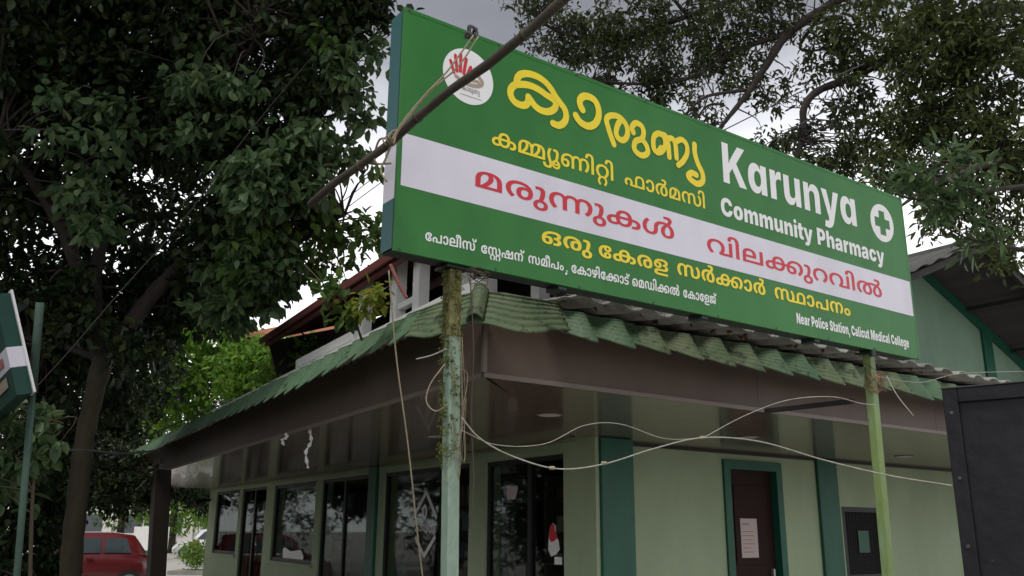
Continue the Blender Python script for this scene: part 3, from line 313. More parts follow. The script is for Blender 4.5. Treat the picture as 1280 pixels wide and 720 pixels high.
 'B48': '721#352,573;*437,573;*553,533;591,499;*618,474;*653,408;*669,321;669,261;669,0;52,0;52,264;*52,322;*68,409;*102,475;129,499;*166,534;*271,573 282,472;*258,472;*218,442;205,415;*194,393;*183,331;183,284;183,66;157,69;*207,118;*288,227;*335,340;335,395;*335,418;*327,452;*303,472 465,370;*465,321;*432,227;*372,135;331,87;308,95;*330,97;*383,99;393,99;538,99;538,271;*538,333;*514,413;*466,465;425,481;428,483;*441,467;*465,409',
 'B54': '653#248,414;*248,486;*344,573;433,573;*501,573;*583,521;*621,440;621,395;*621,326;*559,218;*438,155;353,155;322,155;*228,155;*99,216;*33,327;33,401;*33,444;*59,531;87,574;195,525;*181,494;*165,437;165,403;*165,349;*206,279;*278,246;321,246;353,246;*397,246;*459,284;*491,353;491,398;*491,432;*464,480;432,480;*414,480;*388,462;*375,429;375,407;*375,372;*399,307;*430,243;*455,172;455,133;*455,98;*425,30;*352,-12;285,-12;*246,-12;*163,2;123,19;162,111;*192,99;*238,88;262,88;*303,88;*329,128;329,146;*329,176;*305,237;*272,303;*248,375',
 'B65': '251#-17,850;*24,850;*92,831;117,811;*146,790;*177,731;*192,643;192,574;192,0;59,0;59,545;*59,592;*55,663;*44,712;33,726;*24,738;*0,751;-19,751;*-36,751;*-66,735;*-83,704;-83,681;*-83,670;*-80,647;-78,639;-207,623;*-210,635;*-214,665;-214,682;*-214,738;*-162,812;*-73,850',
 'B33': '536#266,573;*342,573;*467,543;517,518;461,428;*417,449;*330,471;273,471;*231,471;*181,452;*158,421;158,402;*158,386;*166,365;175,357;*190,344;*235,336;269,336;290,336;*359,336;*447,304;473,274;*492,254;*510,201;510,167;*510,115;*456,34;*347,-12;263,-12;*191,-12;*65,18;12,46;66,137;*96,122;*153,101;*219,90;258,90;*300,90;*353,110;*377,143;377,164;*377,181;*366,208;352,217;*340,225;*305,234;267,234;256,234;*188,234;*87,264;60,295;*44,314;*25,366;25,398;*25,447;*79,527;*186,573',
 'B71': '695#238,-12;*184,-12;*93,39;*36,149;36,240;*36,315;*82,437;*169,526;*291,573;368,573;*442,573;*551,529;*624,450;*660,345;660,284;*660,217;*624,110;*563,25;523,-12;433,56;*459,86;*501,151;*525,229;525,282;*525,340;*488,426;*412,472;356,472;*296,472;*206,410;*157,304;157,236;*157,176;*177,110;*211,84;232,84;*249,84;*274,102;*287,137;287,165;*287,208;*258,249;225,249;*194,249;*137,213;108,176;93,268;*117,295;*203,344;256,344;*307,344;*377,302;*414,226;414,173;*414,114;*371,32;*294,-12',
 'B35': '1167#574,-12;*521,-12;*445,19;417,48;*398,68;*374,120;*361,188;361,234;361,314;*361,368;*353,422;342,439;*332,456;*299,472;273,472;*244,472;*197,437;*169,359;169,297;*169,250;*188,167;*226,92;255,54;157,-13;*121,29;*66,123;*36,234;36,302;*36,385;*94,507;*204,573;280,573;*334,573;*415,542;442,514;*462,492;*484,435;*494,367;494,327;494,244;*494,192;*502,140;513,122;*523,105;*557,89;581,89;*600,89;*635,103;643,115;*658,132;*670,185;670,233;670,561;801,561;801,245;*801,186;*809,131;825,113;*837,100;*870,88;884,88;*916,88;*968,128;*998,208;998,266;*998,310;*979,391;*941,468;911,505;1010,573;*1048,531;*1102,436;*1131,325;1131,258;*1131,180;*1076,57;*972,-12;898,-12;*843,-12;*761,23;725,65;740,66;*710,32;*638,-12',
 'B119': '1183#717,573;*782,573;*869,560;*933,539;961,526;992,512;*1071,461;*1147,312;1147,219;*1147,110;*1042,-12;940,-12;*874,-12;*784,42;*737,146;737,220;*737,264;*761,355;*820,449;873,496;884,521;*922,558;*962,614;962,643;*962,669;*932,699;899,699;*886,699;*855,694;844,691;821,783;*843,791;*908,799;942,799;*1003,799;*1067,758;*1092,697;1092,667;*1092,616;*1039,521;989,472;973,457;*936,422;*890,341;*869,256;869,216;*869,173;*885,115;*917,86;942,86;*977,86;*1013,144;1013,215;*1013,258;*987,345;*941,415;909,435;870,448;*835,463;*762,474;720,474;*679,474;*600,461;566,448;537,442;*486,412;*420,291;420,205;*420,161;*441,109;*476,87;496,87;*517,87;*552,110;*573,169;573,222;*573,276;*543,369;*488,439;450,459;430,466;*414,471;*378,477;359,477;*295,477;*211,428;*170,341;170,285;*170,236;*191,157;*232,90;261,57;169,-11;*131,25;*71,110;*36,218;36,287;*36,339;*67,441;*139,524;*258,573;346,573;*397,573;*479,552;515,532;536,521;*615,475;*705,325;705,225;*705,146;*657,40;*562,-12;493,-12;*428,-12;*336,42;*288,144;288,214;*288,273;*322,376;*395,462;454,495;475,516;*516,544;*637,573',
 'B30': '887#286,573;*339,573;*416,554;*475,517;499,492;461,496;*495,538;*583,573;636,573;*714,573;*807,514;*850,421;850,369;*850,327;*828,261;*784,212;751,193;581,164;484,156;*459,151;*387,149;354,149;238,149;*204,149;*172,143;162,136;*158,131;*152,120;152,112;*152,102;*162,85;*185,77;203,77;*232,77;*279,84;*335,103;374,119;*404,130;*465,150;*519,166;*566,179;581,183;*602,189;*630,206;*649,222;*671,232;686,232;*721,232;*785,210;*827,158;827,112;*827,53;*749,-12;674,-12;*618,-12;*550,27;*520,86;520,118;*520,157;*555,210;573,222;681,217;*672,210;*645,184;*624,149;624,124;*624,94;*647,68;670,68;*697,68;*719,94;719,114;*719,130;*708,150;*687,162;671,162;*651,162;*619,144;597,125;592,144;*581,133;*540,100;*484,66;448,51;*396,29;*318,1;*242,-12;194,-12;*148,-12;*73,11;*31,65;31,110;*31,145;*60,195;87,210;*111,222;*176,235;238,235;494,235;*539,235;*603,239;*651,250;668,258;*696,273;*726,324;726,364;*726,395;*704,446;*658,476;622,476;*602,476;*574,464;565,455;*548,439;*538,385;538,341;538,263;418,263;418,314;*418,365;*405,429;382,453;*368,468;*318,487;280,487;*252,487;*180,474;160,454;*157,451;*154,437;152,434;*146,424;*140,399;140,384;*140,349;*168,322;188,322;*204,322;*224,336;*232,360;232,374;*232,399;*207,426;182,426;*165,426;*132,415;120,409;72,429;*94,455;*178,479;219,479;*254,479;*308,454;*338,404;338,368;*338,335;*308,278;*243,244;190,244;*121,244;*38,319;38,386;*38,442;*94,526;*205,573',
 'B37': '1298#353,573;*430,573;*534,524;576,474;540,490;*572,533;*659,573;709,573;*766,573;*841,533;871,497;857,497;*892,537;*973,573;1028,573;*1102,573;*1207,504;*1262,383;1262,303;*1262,236;*1231,123;*1178,29;1143,-12;1042,56;*1072,94;*1110,171;*1129,251;1129,295;*1129,355;*1099,434;*1047,473;1015,473;*1001,473;*968,460;956,448;*941,430;*932,374;932,316;932,0;800,0;800,325;*800,375;*791,429;776,447;*766,459;*733,473;709,473;*688,473;*655,458;644,445;*629,427;*618,375;618,318;618,0;486,0;486,285;*486,356;*466,423;448,441;*432,456;*389,473;351,473;*296,473;*208,422;*157,319;157,242;157,233;*157,175;*177,110;*211,84;232,84;*250,84;*274,102;*287,137;287,166;*287,209;*258,249;225,249;*195,249;*137,213;108,176;93,268;*118,295;*205,344;258,344;*309,344;*378,302;*414,226;414,173;*414,114;*372,31;*293,-12;237,-12;*184,-12;*93,38;*36,150;36,242;*36,352;*119,499;*263,573',
 'B160': '264#-13,-66;*-15,-72;*-17,-87;-17,-95;*-17,-114;*-5,-149;*27,-171;56,-171;*92,-171;*126,-135;126,-96;*126,-77;*119,-35;*101,27;84,75;*65,127;*37,244;37,305;*37,376;*75,505;103,561;239,561;*215,512;*183,430;*168,354;168,312;*168,262;*191,170;209,115;*226,64;*247,-9;*258,-66;258,-96;*258,-185;*154,-270;55,-270;*-49,-270;*-148,-176;-148,-98;*-148,-87;*-145,-64;-144,-55',
 'K271': '742#188,144;188,297;*209,341;*249,412;*300,485;337,531;496,728;707,728;402,361;386,368 55,0;55,728;231,728;231,553;228,354;231,268;231,0 510,0;317,308;429,438;718,0',
 'K547': '639#252,-8;*192,-8;*93,55;*34,179;34,272;*34,369;*96,493;*195,553;252,553;*295,553;*356,524;*396,477;406,452;410,452;410,546;584,546;584,0;411,0;411,89;406,89;*395,63;*354,20;*294,-8 313,128;*345,128;*389,164;*413,229;413,272;*413,317;*390,382;*345,417;313,417;*281,417;*237,381;*214,316;214,272;*214,229;*237,164;*281,128',
 'K852': '422#55,0;55,546;225,546;225,446;230,446;*245,500;*313,553;357,553;*369,553;*395,550;406,546;406,395;*393,400;*353,404;338,404;*307,404;*258,377;*230,328;230,296;230,0',
 'K915': '638#245,-7;*188,-7;*102,44;*55,137;55,198;55,546;230,546;230,233;*230,188;*276,136;317,136;*344,136;*385,160;*408,204;408,235;408,546;583,546;583,0;418,0;415,138;422,138;*402,73;*317,-7',
 'K773': '638#230,311;230,0;55,0;55,546;219,546;223,408;216,408;*235,472;*321,553;393,553;*451,553;*536,501;*582,409;582,347;582,0;408,0;408,313;*408,358;*362,410;321,410;*294,410;*253,386;*230,342',
 'K998': '621#54,-191;93,-64;115,-70;*146,-78;*192,-71;*217,-44;215,-23;213,-1;10,546;194,546;274,282;*290,227;*309,116;322,52;287,52;*300,116;*326,228;343,282;429,546;611,546;383,-56;*366,-100;*312,-169;*227,-208;164,-208;*133,-208;*74,-199',
 'H73': '748#385,-10;*285,-10;*126,76;*34,243;34,363;*34,485;*128,652;*287,737;385,737;*453,737;*567,701;*654,630;*708,528;715,462;515,462;*512,485;*493,523;*461,551;*418,565;391,565;*341,565;*272,517;*237,427;237,363;*237,297;*273,207;*341,162;390,162;*417,162;*460,177;*492,204;*512,242;516,266;716,266;*712,219;*668,123;*585,41;*465,-10',
 'H790': '625#313,-10;*224,-10;*97,61;*30,188;30,271;*30,355;*97,482;*224,553;313,553;*402,553;*528,482;*595,355;595,271;*595,188;*528,61;*402,-10 313,137;*338,137;*375,169;*395,230;395,272;*395,315;*375,375;*338,406;313,406;*287,406;*250,375;*230,315;230,272;*230,230;*250,169;*287,137',
 'H766': '943#50,0;50,546;229,546;242,398;228,398;*241,454;*292,522;*360,553;397,553;*456,553;*527,477;549,383;528,383;*542,445;*601,520;*677,553;718,553;*770,553;*849,507;*894,424;894,368;894,0;697,0;697,318;*697,354;*661,395;631,395;*611,395;*581,376;*565,342;565,318;565,0;378,0;378,318;*378,354;*342,395;312,395;*291,395;*262,376;*246,342;246,318;246,0',
 'H915': '649#240,-7;*183,-7;*97,46;*50,139;50,198;50,546;246,546;246,239;*246,199;*287,152;324,152;*349,152;*384,173;*403,212;403,239;403,546;600,546;600,0;416,0;412,140;417,140;*399,78;*315,-7',
 'H773': '649#246,307;246,0;50,0;50,546;234,546;238,406;232,406;*250,468;*334,553;409,553;*467,553;*553,500;*600,407;600,348;600,0;403,0;403,307;*403,347;*362,394;325,394;*301,394;*266,373;*246,334',
 'H689': '296#50,0;50,546;246,546;246,0 147,602;*107,602;*51,654;51,691;*51,729;*107,781;147,781;*187,781;*244,729;244,691;*244,654;*187,602',
 'H889': '399#369,546;369,403;10,403;10,546 79,676;275,676;275,175;*275,158;*293,141;313,141;*321,141;*355,146;360,147;384,7;*350,-2;*291,-8;264,-8;*172,-8;*79,76;79,157',
 'H998': '636#50,-189;93,-50;119,-57;*151,-65;*198,-58;*219,-33;213,-16;208,0;6,546;212,546;283,297;*298,241;*315,127;328,59;292,59;*305,127;*332,242;349,297;427,546;630,546;405,-50;*388,-94;*332,-166;*241,-208;172,-208;*139,-208;*73,-198',
 'H1422': '269#',
 'H375': '656#47,0;47,728;360,728;*441,728;*563,664;*631,547;631,470;*631,392;*562,278;*437,216;354,216;166,216;166,369;313,369;*349,369;*398,394;*425,439;425,470;*425,501;*398,546;*349,569;313,569;244,569;244,0',
 'H670': '649#246,307;246,0;50,0;50,728;241,728;241,406;232,406;*250,468;*334,553;409,553;*467,553;*553,500;*600,407;600,348;600,0;403,0;403,307;*403,347;*362,394;325,394;*301,394;*266,373;*246,334',
 'H507': '597#202,-9;*150,-9;*69,26;*24,96;24,150;*24,195;*55,259;*109,299;*182,321;225,324;*271,328;*326,337;*351,356;351,372;351,374;*351,388;*335,408;*308,418;289,418;*271,418;*240,407;*220,386;217,369;40,387;*48,433;*108,508;*215,553;292,553;*350,553;*444,525;*511,477;*547,412;547,374;547,0;363,0;363,77;359,77;*343,46;*296,9;*238,-9 266,115;*288,115;*328,134;*353,168;353,193;353,238;*345,235;*327,230;*307,225;*286,221;274,219;*251,215;*223,199;*209,176;209,162;*209,147;*224,126;*249,115',
 'H852': '434#50,0;50,546;240,546;240,441;246,441;*261,500;*326,553;369,553;*382,553;*407,549;419,545;419,378;*404,383;*362,388;347,388;*318,388;*272,362;*246,315;246,284;246,0',
 'H586': '603#313,-10;*224,-10;*97,61;*30,188;30,271;*30,355;*97,482;*224,553;313,553;*369,553;*461,523;*529,469;*569,393;574,345;394,318;*390,340;*377,373;*357,395;*332,406;315,406;*290,406;*251,377;*230,317;230,272;*230,228;*251,167;*290,137;315,137;*332,137;*357,148;*377,171;*391,206;394,228;574,201;*569,152;*529,75;*461,20;*369,-10',
 'H300': '770#47,0;47,728;262,728;435,442;*458,405;*497,331;*533,241;552,182;535,182;*533,221;*525,325;*520,426;520,461;520,728;723,728;723,0;508,0;346,266;*319,311;*277,390;*239,478;214,535;234,535;*238,484;*246,382;*250,295;250,266;250,0',
 'H614': '606#312,-10;*224,-10;*98,57;*30,183;30,271;*30,356;*98,482;*222,553;307,553;*369,553;*469,514;*540,441;*578,338;578,272;578,228;91,228;91,335;486,335;395,313;*395,346;*375,391;*337,415;309,415;*280,415;*242,391;*223,346;223,313;223,234;*223,198;*246,151;*288,128;315,128;*335,128;*368,139;*392,160;397,175;570,150;*557,101;*487,29;*381,-10',
 'H751': '337#246,-3;*144,-3;*50,75;50,159;50,728;246,728;246,178;*246,161;*265,144;282,144;*292,144;*303,145;307,146;335,12;*323,7;*278,-3',
 'H397': '666#343,-9;*248,-9;*107,47;*29,165;28,256;216,256;*218,223;*248,177;*302,153;340,153;*372,153;*415,169;*437,197;437,215;*437,231;*416,256;*368,277;327,285;254,301;*158,321;*47,420;47,506;*47,575;*122,679;*254,737;341,737;*429,737;*558,678;*627,571;628,500;438,500;*436,536;*389,575;341,575;*311,575;*271,561;*253,536;253,520;*253,502;*273,477;*316,458;351,450;410,438;*470,425;*557,383;*612,327;*638,256;638,215;*638,143;*567,43;*435,-9',
 'H1375': '269#6,-208;49,117;235,117;133,-208',
 'H292': '956#47,0;47,728;358,728;424,500;*432,471;*454,374;*475,263;*492,161;497,126;460,126;*465,161;*482,263;*503,374;*524,471;533,500;597,728;909,728;909,0;710,0;710,281;*710,306;*712,389;*715,487;*718,587;718,629;729,629;*720,583;*698,482;*674,387;*653,308;645,281;561,0;396,0;311,281;*303,308;*281,387;*256,482;*233,583;224,629;238,629;*238,587;*241,487;*244,389;*246,306;246,281;246,0',
 'H597': '646#245,-7;*187,-7;*89,54;*30,178;30,272;*30,372;*92,495;*189,553;243,553;*284,553;*345,525;*386,478;396,450;399,450;399,728;596,728;596,0;401,0;401,90;396,90;*385,62;*343,19;*284,-7 317,144;*344,144;*383,175;*404,233;404,272;*404,313;*383,371;*344,402;317,402;*291,402;*252,371;*232,313;232,272;*232,232;*252,174;*291,144',
 'H658': '647#311,-216;*236,-216;*124,-178;*56,-109;48,-63;220,-37;*223,-52;*247,-73;*285,-84;310,-84;*357,-84;*404,-42;404,1;404,94;390,94;*380,66;*340,27;*282,7;245,7;*187,7;*89,61;*30,178;30,272;*30,372;*92,495;*190,553;244,553;*285,553;*346,525;*389,478;399,450;403,450;403,546;598,546;598,21;*598,-56;*526,-162;*397,-216 317,146;*345,146;*383,176;*404,233;404,272;*404,313;*383,371;*345,402;317,402;*291,402;*252,371;*232,313;232,272;*232,232;*252,176;*291,146',
}
WORDS = {'yl1': 'M23 M215 M160 M68 M37 M65 M220 M65', 'yl2': 'M45 M64 M118 M48 M58 M65', 'rd1': 'M48 M50 M67 M203 M67 M23 M120', 'rd2': 'M55 M65 M52 M163 M67 M51 M55 M65 M119', 'yb1': 'B20 B50 B67', 'yb2': 'B72 B23 B50 B53', 'yb3': 'B58 B118 B163 B64 B118', 'yb4': 'B233 B64 B44 B42 B6', 'ws1': 'B72 B44 B64 B52 B66 B58 B77', 'ws2': 'B72 B231 B57 B42 B77', 'ws3': 'B58 B48 B66 B44 B6', 'ws4': 'B72 B23 B64 B54 B65 B72 B163 B64 B33 B77', 'ws5': 'B71 B48 B35 B65 B163 B119', 'ws6': 'B72 B23 B64 B72 B53 B30 B77', 'lg': 'B23 B64 B50 B67 B37 B160', 'en1': 'K271 K547 K852 K915 K773 K998 K547', 'en2': 'H73 H790 H766 H766 H915 H773 H689 H889 H998 H1422 H375 H670 H507 H852 H766 H507 H586 H998', 'en3': 'H300 H614 H507 H852 H1422 H375 H790 H751 H689 H586 H614 H1422 H397 H889 H507 H889 H689 H790 H773 H1375 H1422 H73 H507 H751 H689 H586 H915 H889 H1422 H292 H614 H597 H689 H586 H507 H751 H1422 H73 H790 H751 H751 H614 H658 H614'}
def contours(s,st=4):
    out=[]
    for cs in s.split():
        c=[]
        for p in cs.split(';'):
            on=p[0]!='*';x,y=p.lstrip('*').split(',');c.append((float(x),float(y),on))
        e=[]
        for i,a in enumerate(c):
            b=c[(i+1)%len(c)];e.append(a)
            if not a[2] and not b[2]:e.append(((a[0]+b[0])/2,(a[1]+b[1])/2,True))
        k=next(i for i,p in enumerate(e) if p[2]);e=e[k:]+e[:k];n=len(e);i=0;pts=[]
        while i<n:
            a=e[i]
            if i+1<n and not e[i+1][2]:
                m=e[i+1];b=e[(i+2)%n]
                for j in range(st):
                    t=j/st;pts.append(((1-t)**2*a[0]+2*t*(1-t)*m[0]+t*t*b[0],(1-t)**2*a[1]+2*t*(1-t)*m[1]+t*t*b[1]))
                i+=2
            else:pts.append(a[:2]);i+=1
        q=[]
        for p in pts:
            if not q or abs(p[0]-q[-1][0])+abs(p[1]-q[-1][1])>1:q.append(p)
        if len(q)>2:out.append(q)
    return out
def word_mesh(key, ox, oz, sx, sz, y, mb=None):
    """print one word flat on the sign face, baseline from (ox, oz)"""
    mb = mb or MB(); x = 0
    for gk in WORDS[key].split():
        adv, s = GLYPHS[gk].split('#'); cs = contours(s)
        if cs:
            dx = adv_shift = 0
            vs, es = [], []
            for c in cs:
                n = len(vs); vs += [Vector(p) for p in c]; es += [(n+i, n+(i+1) % len(c)) for i in range(len(c))]
            r = delaunay_2d_cdt(vs, es, [], 0, 1e-3)
            b = len(mb.v); keep = []
            for f in r[2]:
                cx = sum(r[0][i].x for i in f)/len(f); cy = sum(r[0][i].y for i in f)/len(f); wn = 0
                for c in cs:
                    for i in range(len(c)):
                        p, q = c[i-1], c[i]
                        if (p[1] <= cy) != (q[1] <= cy) and cx < (q[0]-p[0])*(cy-p[1])/(q[1]-p[1])+p[0]: wn += 1 if q[1] > p[1] else -1
                if wn: keep.append(f)
            mb.v += [Vector((ox+(v.x+x)*sx, y, oz+v.y*sz)) for v in r[0]]
            mb.f += [[b+i for i in f] for f in keep]
        x += int(adv)
    return mb
def word_width(key): return sum(int(GLYPHS[g].split('#')[0]) for g in WORDS[key].split())
def stroke_mesh(mb, pts, r, y, n=10):
    """a brush stroke with round ends on the sign face"""
    c = curve([Vector((p[0], 0, p[1])) for p in pts], 6); L0 = []; L1 = []
    for i, p in enumerate(c):
        d = (c[min(i+1, len(c)-1)]-c[max(i-1, 0)]).normalized(); q = Vector((-d.z, 0, d.x)); L0.append(p+q*r); L1.append(p-q*r)
    yo = Vector((0, y, 0)); b = len(mb.v)
    lift = [Vector((0, -.0006*i/len(c), 0)) for i in range(len(c))]
    mb.v += [v+yo+lift[i] for i, v in enumerate(L0)]+[v+yo+lift[i] for i, v in enumerate(L1)]; n0 = len(c)
    for i in range(n0-1): mb.f.append([b+i, b+i+1, b+n0+i+1, b+n0+i])
    for e, (p, q) in enumerate(((c[0], c[1]), (c[-1], c[-2]))):
        d = (p-q).normalized(); s = Vector((-d.z, 0, d.x)); b = len(mb.v); k = 8
        lf = lift[0 if e == 0 else -1]+Vector((0, (.00006 if e == 0 else -.00006), 0)); mb.v += [p+yo+lf+(s*cos(pi*i/k)+d*sin(pi*i/k))*r for i in range(k+1)]; mb.f.append(list(range(b, b+k+1)))
    return mb

# ================================================================== GROUND
g = MB(); g.grid([[(x, y, 0) for x in (-400, -60, 0, 60, 400)] for y in (-400, -60, 0, 60, 400)])
g.build('ground', 'ground')['kind'] = 'structure'

# ================================================================== MAIN SIGN
SY, SX0, SX1, SZ0, SZ1, TH = 3.19, 1.668, 5.705, 2.745, 3.907, 0.12
sign = thing('pharmacy_sign', 'long green and white pharmacy box sign on two posts with red and yellow Malayalam lettering', 'sign', ((SX0+SX1)/2, SY+TH/2, SZ0))
zs1, zs0 = 3.288, 3.040
MB().box(SX0, SX1, SY, SY+TH, SZ0+0.004, SZ1).build('sign_box', 'sign_under', sign)
MB().box(SX0+.012, SX1-.012, SY-.004, SY-.0005, SZ0+.012, SZ1-.012).build('sign_face', 'sign_green', sign)
MB().box(SX0+.013, SX1-.013, SY-.0048, SY-.0041, zs0, zs1).build('white_band', 'sign_white', sign)
fr = MB()
for a in ((SX0-.006, SX1+.006, SZ1-.012, SZ1+.006), (SX0-.006, SX1+.006, SZ0-.006, SZ0+.012)): fr.box(a[0], a[1], SY-.0055, SY+.012, a[2], a[3])
for a in ((SX0-.006, SX0+.012), (SX1-.012, SX1+.006)): fr.box(a[0], a[1], SY-.005, SY+.0115, SZ0+.0125, SZ1-.0125)
fr.build('edge_trim', 'sign_green', sign)
MB().box(SX0-.008, SX0-.0065, SY+.013, SY+TH-.004, zs1+.001, SZ1-.004).build('side_panel', 'sign_teal', sign, label='teal upper end panel')
MB().box(SX0-.008, SX0-.0065, SY+.013, SY+TH-.004, SZ0+.008, zs0-.06).build('side_panel', 'sign_teal', sign, label='teal lower end panel')
MB().box(SX0-.008, SX0-.0065, SY+.013, SY+TH-.004, zs0-.059, zs1).build('side_panel', 'sign_white', sign, label='white middle end panel')
for z in (SZ0+.001,):
    for x in (SX0+.9, SX0+1.9, SX0+2.9): MB().box(x, x+.05, SY+.01, SY+TH-.01, SZ0-.022, SZ0+.003).build('cross_bar', 'sign_under', sign)
for k in range(9):
    xr = SX0+.02+(SX1-SX0-.04)*k/8
    for zr in (SZ0+.004, SZ1-.004): MB().disc((xr, SY-.006, zr), (0, -1, 0), .006, .003, 8).build('screw', 'gate_edge', sign)
# lettering: key, material, x0, x1, baseline z, letter height, y offset
ROWS = [('yl1', 'print_yellow', 2.151, 2.936, 3.363, .078, 'yellow line'), ('yl2', 'print_yellow', 3.004, 3.633, 3.366, .073, ''),
 ('rd1', 'print_red', 2.054, 3.373, 3.127, .090, ''), ('rd2', 'print_red', 3.616, 5.338, 3.113, .090, ''),
 ('yb1', 'print_yellow', 2.447, 2.770, 2.932, .070, ''), ('yb2', 'print_yellow', 2.810, 3.312, 2.930, .070, ''), ('yb3', 'print_yellow', 3.371, 4.114, 2.934, .073, ''), ('yb4', 'print_yellow', 4.187, 4.950, 2.932, .076, ''),
 ('ws1', 'print_white', 1.810, 2.075, 2.813, .042, ''), ('ws2', 'print_white', 2.103, 2.345, 2.812, .042, ''), ('ws3', 'print_white', 2.371, 2.590, 2.813, .042, ''), ('ws4', 'print_white', 2.634, 3.018, 2.813, .044, ''), ('ws5', 'print_white', 3.038, 3.387, 2.813, .046, ''), ('ws6', 'print_white', 3.412, 3.674, 2.813, .046, ''),
 ('en1', 'print_white', 3.780, 5.135, 3.572, .250, 'large white Latin lettering'), ('en2', 'print_white', 3.755, 5.405, 3.360, .110, ''), ('en3', 'print_white', 4.381, 5.590, 2.806, .064, '')]
HREF = {'y': 600, 'r': 600, 'w': 600, 'e': 712}
for k, m, x0, x1, z, h, lab in ROWS:
    o = word_mesh(k, x0, z, (x1-x0)/word_width(k), h/HREF[k[0]], SY-.0058).build('lettering', m, sign)
cm = MB(); cm.disc((2.606, SY-.0075, 2.812), (0, -1, 0), .006, .001, 10); cm.obox((2.601, SY-.0085, 2.812), (.011, 0, 0), (0, .001, 0), (-.008, 0, -.018)); cm.build('comma', 'print_white', sign)
# the hand-drawn word, traced as brush strokes
def tr(pts, sc, ox, oy):
    r = []
    for x, y in pts: p = onY(ox+x/sc, oy+y/sc, SY-.005); r.append((p.x, p.z))
    return r
hw = MB(); a_ = (6.54, 620, 70); b_ = (5.54, 740, 110)
HAND = [([(265, 335), (262, 375), (240, 400), (200, 400), (150, 372), (120, 320), (122, 270), (155, 237), (215, 232), (280, 242), (350, 275), (410, 318), (460, 350), (488, 385), (478, 430), (430, 455), (370, 445), (322, 412), (290, 370), (265, 335)], a_, .019),
 ([(165, 228), (175, 180), (205, 150), (265, 146), (335, 168), (400, 212), (448, 268), (485, 330), (525, 385), (562, 440), (572, 500), (552, 548), (510, 568), (465, 552)], a_, .019),
 ([(705, 440), (688, 405), (684, 362), (712, 332), (760, 335), (808, 368), (834, 430), (835, 500), (806, 555), (755, 575), (700, 552), (665, 515), (650, 488)], a_, .0205),
 ([(152, 390), (130, 330), (112, 272), (100, 218), (125, 192), (175, 195), (215, 225), (243, 275), (243, 330), (215, 362), (180, 345), (166, 305), (180, 250), (206, 216)], b_, .0175),
 ([(285, 308), (276, 272), (302, 243), (340, 262), (356, 305), (344, 352), (302, 368), (290, 412), (312, 450), (350, 468), (384, 448), (376, 400), (345, 355)], b_, .0175),
 ([(478, 415), (452, 445), (428, 422), (422, 370), (432, 330), (468, 316), (500, 350), (504, 402), (480, 440), (450, 448)], b_, .0175),
 ([(468, 318), (510, 332), (526, 382), (535, 478)], b_, .0175), ([(522, 350), (556, 352), (576, 392), (584, 485)], b_, .0175),
 ([(578, 372), (618, 358), (652, 392), (656, 452), (630, 505), (595, 535)], b_, .0175),
 ([(710, 392), (712, 450), (732, 520), (764, 590), (766, 645), (732, 664), (692, 642), (666, 608), (690, 588), (722, 602)], b_, .019)]
for i, (pts, fr_, r) in enumerate(HAND): stroke_mesh(hw, tr(pts, *fr_), r, SY-.0052-.0009*(i % 3))
hw.build('lettering', 'print_yellow', sign, label='large yellow hand drawn Malayalam word')
# white cross emblem
MB().disc((5.427, SY-.0041, 3.665), (0, -1, 0), .134, .001, 40, .142).build('emblem_disc', 'print_white', sign)
cx, cz, a1, a2 = 5.427, 3.665, .033, .088
MB().prism([(cx+i*a1 if 0 else cx+p[0], SY-.0062, cz+p[1]) for i, p in enumerate([(-a1, -a2), (a1, -a2), (a1, -a1), (a2, -a1), (a2, a1), (a1, a1), (a1, a2), (-a1, a2), (-a1, a1), (-a2, a1), (-a2, -a1), (-a1, -a1)])], (0, .0008, 0)).build('emblem_cross', 'sign_green', sign)
# round logo
lc = (2.017, 3.672)
MB().disc((lc[0], SY-.0041, lc[1]), (0, -1, 0), .142, .001, 40).build('emblem_disc', 'print_white', sign)
fl = MB()
for i, (dx, dz, h, lean) in enumerate([(-.062, .0, .05, -.02), (-.045, .012, .075, -.012), (-.027, .018, .085, 0), (-.008, .012, .075, .012), (.01, .002, .05, .02)]):
    stroke_mesh(fl, [(lc[0]+dx-.02, lc[1]+dz-.005), (lc[0]+dx+lean*.5-.02, lc[1]+dz+h*.5), (lc[0]+dx+lean-.02, lc[1]+dz+h)], .0085, SY-.0056-.0003*i)
fl.build('emblem_flame', 'print_red', sign)
bs = MB(); stroke_mesh(bs, [(lc[0]-.07, lc[1]-.02), (lc[0]-.02, lc[1]-.04), (lc[0]+.05, lc[1]-.035), (lc[0]+.078, lc[1]-.01), (lc[0]+.06, lc[1]+.015)], .010, SY-.0058)
stroke_mesh(bs, [(lc[0]+.0, lc[1]-.02), (lc[0]+.03, lc[1]-.012), (lc[0]+.055, lc[1]-.012)], .008, SY-.0062); bs.build('emblem_base', 'print_sand', sign)
word_mesh('lg', lc[0]-.035, lc[1]-.078, .1/word_width('lg'), .022/600, SY-.0058).build('lettering', 'print_grey', sign, label='small grey word inside the round logo')
MB().box(lc[0]-.045, lc[0]+.075, SY-.0058, SY-.0052, lc[1]-.103, lc[1]-.100).build('emblem_line', 'print_grey', sign)

